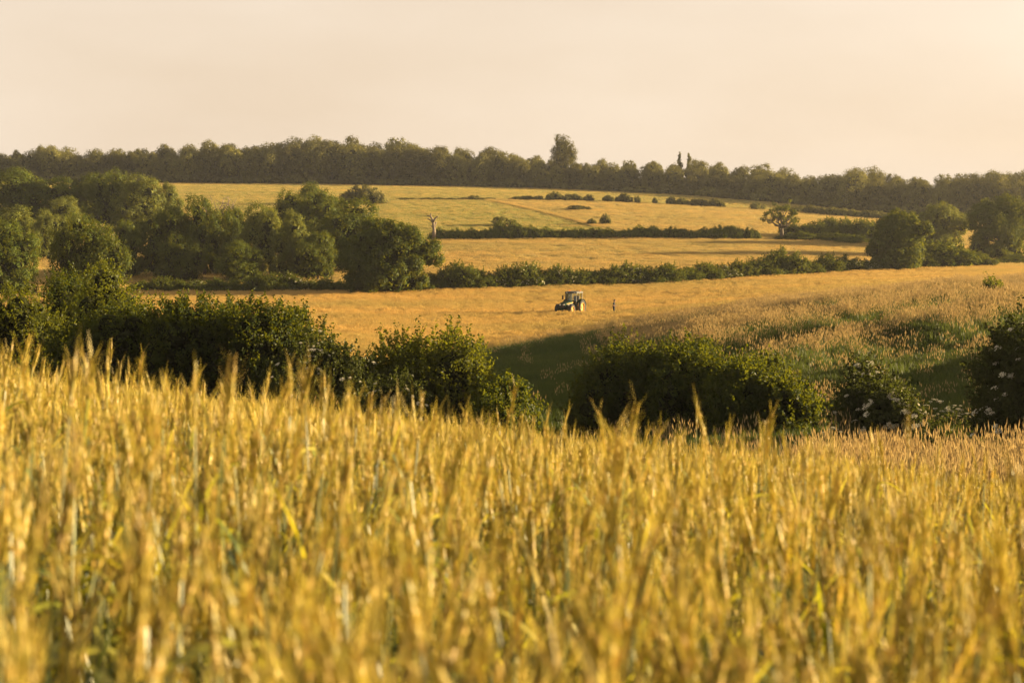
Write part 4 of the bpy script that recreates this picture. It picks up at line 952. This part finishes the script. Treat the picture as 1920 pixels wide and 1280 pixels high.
# ------------------------------------------------------------------ tractor
M['green_paint'] = mat_plain('green_paint', (0.006, 0.020, 0.009), 0.75, var=0.3, scale=3, spec=0.08)
M['yellow_paint'] = mat_plain('yellow_paint', (0.40, 0.21, 0.025), 0.7, var=0.12)
M['tyre'] = mat_plain('tyre', (0.022, 0.02, 0.018), 0.85, var=0.4, scale=12)
M['black_trim'] = mat_plain('black_trim', (0.018, 0.018, 0.018), 0.5)
M['roof_paint'] = mat_plain('roof_paint', (0.05, 0.048, 0.04), 0.7, var=0.1)
M['seat'] = mat_plain('seat', (0.05, 0.05, 0.05), 0.8)
M['orange_lens'] = mat_plain('orange_lens', (0.7, 0.16, 0.02), 0.25)
M['lamp_glass'] = mat_plain('lamp_glass', (0.6, 0.58, 0.5), 0.15)
m, t = new_mat('cab_glass'); o_ = t.nodes.new('ShaderNodeOutputMaterial'); g1 = t.nodes.new('ShaderNodeBsdfTransparent'); g1.inputs[0].default_value = (0.80, 0.84, 0.78, 1)
g2 = t.nodes.new('ShaderNodeBsdfGlossy'); g2.inputs['Roughness'].default_value = 0.05; mx = t.nodes.new('ShaderNodeMixShader'); mx.inputs[0].default_value = 0.05
t.links.new(g1.outputs[0], mx.inputs[1]); t.links.new(g2.outputs[0], mx.inputs[2]); t.links.new(mx.outputs[0], o_.inputs[0]); M['glass'] = m

def tractor(loc, rz):
    T = empty('tractor', loc, rz, 1.06); tag(T, 'green tractor with yellow wheels and pale cab roof standing in the hay field', 'tractor')
    def wheel(x, y, R, w_, side):
        c = (x, y, R)
        wl = MB().lathe_y([(-w_ * .12, 0.10), (-w_ * .12, R * .30), (w_ * .12, R * .30), (w_ * .12, 0.10)], c, 16).build('wheel', M['yellow_paint'], T)
        ty = MB().lathe_y([(-w_ * .42, R * .62), (-w_ * .5, R * .72), (-w_ * .48, R * .90), (-w_ * .36, R * .97), (w_ * .36, R * .97), (w_ * .48, R * .90), (w_ * .5, R * .72), (w_ * .42, R * .62), (-w_ * .42, R * .62)], c, 30, False)
        for k in range(20):
            for s in (-1, 1):
                a = 2 * math.pi * (k + (0.25 if s > 0 else -0.25)) / 20; ca, sa = math.cos(a), math.sin(a)
                Mx = np.eye(4); Mx[:3, :3] = np.array([[ca, 0, -sa], [0, 1, 0], [sa, 0, ca]]) @ np.array([[1, 0, 0], [0, math.cos(.5 * s), -math.sin(.5 * s)], [0, math.sin(.5 * s), math.cos(.5 * s)]]); Mx[:3, 3] = c
                ty.box((R * .95, s * w_ * .02 if s > 0 else -w_ * .45, -.025), (R * 1.0, w_ * .45 if s > 0 else -w_ * .02, .025), M=Mx)
        ty.build('tyre', M['tyre'], wl)
        o = side
        prof = [(-w_ * .40, R * .63), (w_ * .40, R * .63), (w_ * .40, R * .56), (w_ * .16, R * .48), (w_ * .10, R * .22), (w_ * .20, R * .18), (w_ * .20, 0.02)]
        if o < 0: prof = [(-a, b) for a, b in prof][::-1]
        MB().lathe_y(prof, c, 28, False).build('rim', M['yellow_paint'], wl)
        hb = MB()
        for k in range(8):
            a = k * math.pi / 4; hb.lathe_y([(o * w_ * .20, .018), (o * w_ * .24, .018)], (c[0] + math.cos(a) * R * .13, c[1], c[2] + math.sin(a) * R * .13), 6)
        hb.build('wheel_nut', M['black_trim'], wl)
    for s in (-1, 1):
        wheel(0.0, s * 0.92, 0.92, 0.56, s); wheel(2.62, s * 0.90, 0.70, 0.44, s)
    MB().box((-0.45, -0.30, 0.55), (2.95, 0.30, 1.05)).build('chassis', M['black_trim'], T, bevel=.03)
    MB().tube([(0, -0.9, .92), (0, 0.9, .92)], [.13, .13], 12).build('rear_axle', M['green_paint'], T)
    MB().tube([(2.62, -0.85, .70), (2.62, 0.85, .70)], [.10, .10], 12).build('front_axle', M['green_paint'], T)
    hd = MB().prism([(0.95, 1.0), (3.15, 0.92), (3.42, 1.02), (3.46, 1.30), (3.30, 1.52), (2.6, 1.66), (0.95, 1.78)], -0.42, 0.42).build('hood', M['green_paint'], T, bevel=.07)
    for s in (-1, 1):
        MB().prism([(1.05, 1.50), (2.9, 1.40), (3.05, 1.44), (1.05, 1.60)], s * .424 - .006, s * .424 + .006).build('stripe', M['yellow_paint'], hd)
        MB().prism([(1.2, 1.08), (3.0, 1.04), (2.8, 1.34), (1.2, 1.44)], s * .420 - .006, s * .420 + .006).build('side_grille', M['black_trim'], hd)
        MB().box((3.40, s * .12, 1.28), (3.475, s * .34, 1.42)).build('headlight', M['lamp_glass'], hd)
    MB().box((3.44, -0.30, 0.98), (3.485, 0.30, 1.26)).build('grille', M['black_trim'], hd)
    MB().box((3.30, -0.28, 0.55), (3.75, 0.28, 0.95), (0.9, 0.9)).build('front_weight', M['green_paint'], T, bevel=.03)
    # cab
    cb = empty('cab', (0, 0, 0)); cb.parent = T; cb.location = (0, 0, 0)
    fl = MB().box((-0.62, -0.72, 1.02), (1.02, 0.72, 1.40)).build('floor_pan', M['green_paint'], cb, bevel=.03)
    for s in (-1, 1):
        for (x0, x1, r_) in ((1.00, 0.84, .04), (0.12, 0.10, .035), (-0.60, -0.72, .045)):
            MB().tube([(x0, s * .72, 1.35), (x1, s * .70, 2.62)], [r_, r_], 6).build('pillar', M['black_trim'], cb)
        MB().prism([(0.12, 1.42), (0.98, 1.42), (0.83, 2.58), (0.10, 2.58)], s * .71 - .004, s * .71 + .004).build('door_glass', M['glass'], cb)
        MB().prism([(-0.58, 1.42), (0.08, 1.42), (0.07, 2.58), (-0.69, 2.58)], s * .71 - .004, s * .71 + .004).build('side_glass', M['glass'], cb)
    MB().add([(0.99, -.70, 1.42), (0.99, .70, 1.42), (0.835, .70, 2.58), (0.835, -.70, 2.58), (0.982, -.70, 1.42), (0.982, .70, 1.42), (0.827, .70, 2.58), (0.827, -.70, 2.58)],
             [(0, 1, 2, 3), (7, 6, 5, 4), (0, 4, 5, 1), (1, 5, 6, 2), (2, 6, 7, 3), (3, 7, 4, 0)]).build('windscreen', M['glass'], cb)
    rf = MB().box((-0.86, -0.84, 2.60), (1.06, 0.84, 2.84), (0.94, 0.92)).build('roof', M['roof_paint'], cb, bevel=.06)
    for s in (-1, 1):
        MB().tube([(-0.1, s * .70, 2.82), (-0.1, s * .70, 3.0)], [.055, .05], 10).build('beacon', M['orange_lens'], rf)
        MB().box((1.03, s * .55 - .10, 2.66), (1.09, s * .55 + .10, 2.76)).build('work_light', M['lamp_glass'], rf)
    MB().box((-0.35, -0.26, 1.40), (0.10, 0.26, 1.72)).build('seat', M['seat'], cb, bevel=.05)
    MB().box((-0.42, -0.26, 1.72), (-0.28, 0.26, 2.25)).build('seat_back', M['seat'], cb, bevel=.05)
    a = np.linspace(0, 2 * math.pi, 17); MB().tube(np.stack([0.52 + 0.07 * np.cos(a), 0.19 * np.sin(a), 1.86 + 0.15 * np.cos(a)], 1), .02, 6, False).build('steering_wheel', M['black_trim'], cb)
    MB().tube([(0.78, 0, 1.35), (0.54, 0, 1.84)], [.05, .03], 8).build('steering_column', M['black_trim'], cb)
    for s in (-1, 1):
        pf = [(math.cos(q) * 1.0, 0.92 + math.sin(q) * 1.0) for q in np.linspace(math.radians(165), math.radians(35), 9)]
        pi_ = [(math.cos(q) * .95, 0.92 + math.sin(q) * .95) for q in np.linspace(math.radians(35), math.radians(165), 9)]
        MB().prism(pf + pi_, min(s * .70, s * 1.18), max(s * .70, s * 1.18)).build('mudguard', M['green_paint'], T)
        MB().tube([(0.98, s * .74, 2.35), (1.10, s * 1.05, 2.38), (1.10, s * 1.05, 2.30)], [.018] * 3, 6).build('mirror_arm', M['black_trim'], cb)
        MB().box((1.07, s * 1.05 - .11, 1.85), (1.13, s * 1.05 + .11, 2.34)).build('mirror', M['black_trim'], cb, bevel=.02)
    st = MB()
    for k in range(3): st.box((0.55, 0.74, 0.50 + .3 * k), (0.95, 0.98, 0.54 + .3 * k))
    st.tube([(0.55, .97, .45), (0.55, .97, 1.5)], [.02, .02], 6).tube([(0.95, .97, .45), (0.95, .97, 1.5)], [.02, .02], 6); st.build('step', M['yellow_paint'], T)
    MB().tube([(1.10, -0.62, 1.2), (1.10, -0.62, 2.0), (1.08, -0.62, 2.75), (1.02, -0.62, 2.82)], [.09, .10, .055, .055], 10).build('exhaust', M['black_trim'], T)
    hi = MB(); hi.box((-1.35, -.42, .60), (-0.45, -.36, .68)); hi.box((-1.35, .36, .60), (-0.45, .42, .68)); hi.box((-0.7, -.42, 1.0), (-0.5, .42, 1.1)); hi.build('rear_hitch', M['black_trim'], T)
    return T
pt = P(1077, 222); hdg = math.radians(-90 - 28)
tractor((pt[0], pt[1], pt[2]), hdg)

# ------------------------------------------------------------------ person
def person(loc, rz):
    R_ = empty('person', loc, rz, (1.28, 1.28, 1.1)); tag(R_, 'person in dark clothes standing in the hay field looking down at hands', 'person')
    pts = []; ed = []; rad = []
    def v(p, r, parent=None):
        pts.append(p); rad.append(r)
        if parent is not None: ed.append((parent, len(pts) - 1))
        return len(pts) - 1
    pel = v((0, 0, .98), .145); ch0 = v((0.0, 0, 1.16), .14, pel); ch = v((.02, 0, 1.36), .155, ch0); nk0 = v((.02, 0, 1.48), .09, ch); nk = v((.05, 0, 1.55), .055, nk0)
    h1 = v((.085, 0, 1.63), .092, nk); h2 = v((.10, 0, 1.73), .085, h1); v((.165, 0, 1.655), .022, h1)
    for s in (-1, 1):
        hp_ = v((0, s * .10, .90), .105, pel); kn = v((.03, s * .115, .50), .07, hp_); an = v((-.02, s * .12, .10), .048, kn); v((-.03, s * .12, .03), .05, an); v((.14, s * .13, .03), .04, an)
        sh = v((.01, s * .19, 1.40), .075, ch); el = v((-.01, s * .25, 1.12), .05, sh); wr = v((.22, s * .13, 1.10), .032, el); pm = v((.29, s * .085, 1.12), .034, wr)
        for k in range(4):
            y = s * (.085 - .03 + .02 * k); f1 = v((.345, y, 1.14 + .005 * k), .0105, pm); v((.375, y - s * .012, 1.165), .009, f1)
        t1 = v((.285, s * .05, 1.15), .011, pm); v((.315, s * .035, 1.17), .0095, t1)
    me = bpy.data.meshes.new('body'); me.from_pydata(pts, ed, []); tmp = bpy.data.objects.new('body_tmp', me); COL.objects.link(tmp)
    sk = tmp.modifiers.new('skin', 'SKIN'); sv = me.skin_vertices[0].data
    for i, r in enumerate(rad): sv[i].radius = (r, r * (1.0 if i not in (0, 1, 2) else 1.25)); sv[i].use_root = (i == 0)
    sb = tmp.modifiers.new('sub', 'SUBSURF'); sb.levels = 2; sb.render_levels = 2
    bpy.context.view_layer.update()
    me2 = bpy.data.meshes.new_from_object(tmp.evaluated_get(bpy.context.evaluated_depsgraph_get()))
    bpy.data.objects.remove(tmp)
    me2.materials.clear()
    for mt in (mat_plain('dark_shirt', (0.010, 0.010, 0.012), 0.85), mat_plain('dark_trousers', (0.010, 0.010, 0.013), 0.9), mat_plain('skin', (0.42, 0.25, 0.17), 0.6), mat_plain('boots', (0.03, 0.022, 0.016), 0.7)): me2.materials.append(mt)
    for pl in me2.polygons:
        c = pl.center; k = 0
        if c.z < .10: k = 3
        elif c.z < .98: k = 1
        elif c.z > 1.53 or (c.x > .13 and c.z < 1.3) or (abs(c.y) > .19 and c.z < 1.2): k = 2
        pl.material_index = k; pl.use_smooth = True
    me2.name = 'body'; link('body', me2, R_)
    hr = MB(); prof = []
    n = 14; V = []; Fs = []
    for i in range(7):
        ph = math.radians(5 + i * 17)
        for k in range(n):
            th = 2 * math.pi * k / n; r = .108 * math.sin(ph); V.append((.075 + r * math.cos(th) * 1.05 - .02 * (i > 4), r * math.sin(th), 1.695 + .118 * math.cos(ph) - (.03 if (math.cos(th) < 0 and i > 4) else 0)))
    Fs = [(i * n + k, (i + 1) * n + k, (i + 1) * n + (k + 1) % n, i * n + (k + 1) % n) for i in range(6) for k in range(n) if not (i > 3 and math.cos(2 * math.pi * (k + .5) / n) > 0.3)]
    Fs.append(tuple(range(n))); hr.add(V, Fs); hr.build('hair', mat_plain('hair', (0.02, 0.014, 0.01), 0.6), R_, True)
    fm = mat_plain('eye', (0.02, 0.018, 0.016), 0.3)
    for s in (-1, 1):
        MB().box((.163, s * .034 - .012, 1.672), (.178, s * .034 + .012, 1.684)).build('eye', fm, R_)
        MB().box((.05, s * .088 - .008, 1.64), (.085, s * .088 + .010, 1.70), (.7, .8)).build('ear', M['bark'] if False else bpy.data.materials['skin'], R_, bevel=.005)
    MB().box((.155, -.024, 1.604), (.170, .024, 1.612)).build('mouth', mat_plain('lips', (0.25, 0.10, 0.08), 0.5), R_)
    ph = MB().box((-.004, -.036, -.075), (.004, .036, .075)).build('phone', M['black_trim'], None); ph.location = (0, 0, 0)
    return R_, ph
pp = P(1151, 214); R_, ph = person((pp[0], pp[1], pp[2]), math.radians(-12))
ca, sa = math.cos(math.radians(-12)), math.sin(math.radians(-12))
ph.location = (pp[0] + .36 * ca, pp[1] + .36 * sa, pp[2] + 1.16); ph.rotation_euler = (0, math.radians(50), math.radians(-12))
tag(ph, 'small dark handset held in the standing person\'s hands', 'phone')

# ------------------------------------------------------------------ evening haze in the valley
hz = MB().box((-1000, -60, -75), (1000, 1520, 62)); m, t = new_mat('haze'); o_ = t.nodes.new('ShaderNodeOutputMaterial'); pv = t.nodes.new('ShaderNodeVolumePrincipled')
pv.inputs['Color'].default_value = (0.92, 0.92, 0.92, 1); pv.inputs['Density'].default_value = 0.000105; pv.inputs['Anisotropy'].default_value = 0.7
t.links.new(pv.outputs[0], o_.inputs['Volume']); m.volume_intersection_method if hasattr(m, 'volume_intersection_method') else None
h_ = hz.build('haze', m); h_['kind'] = 'stuff'
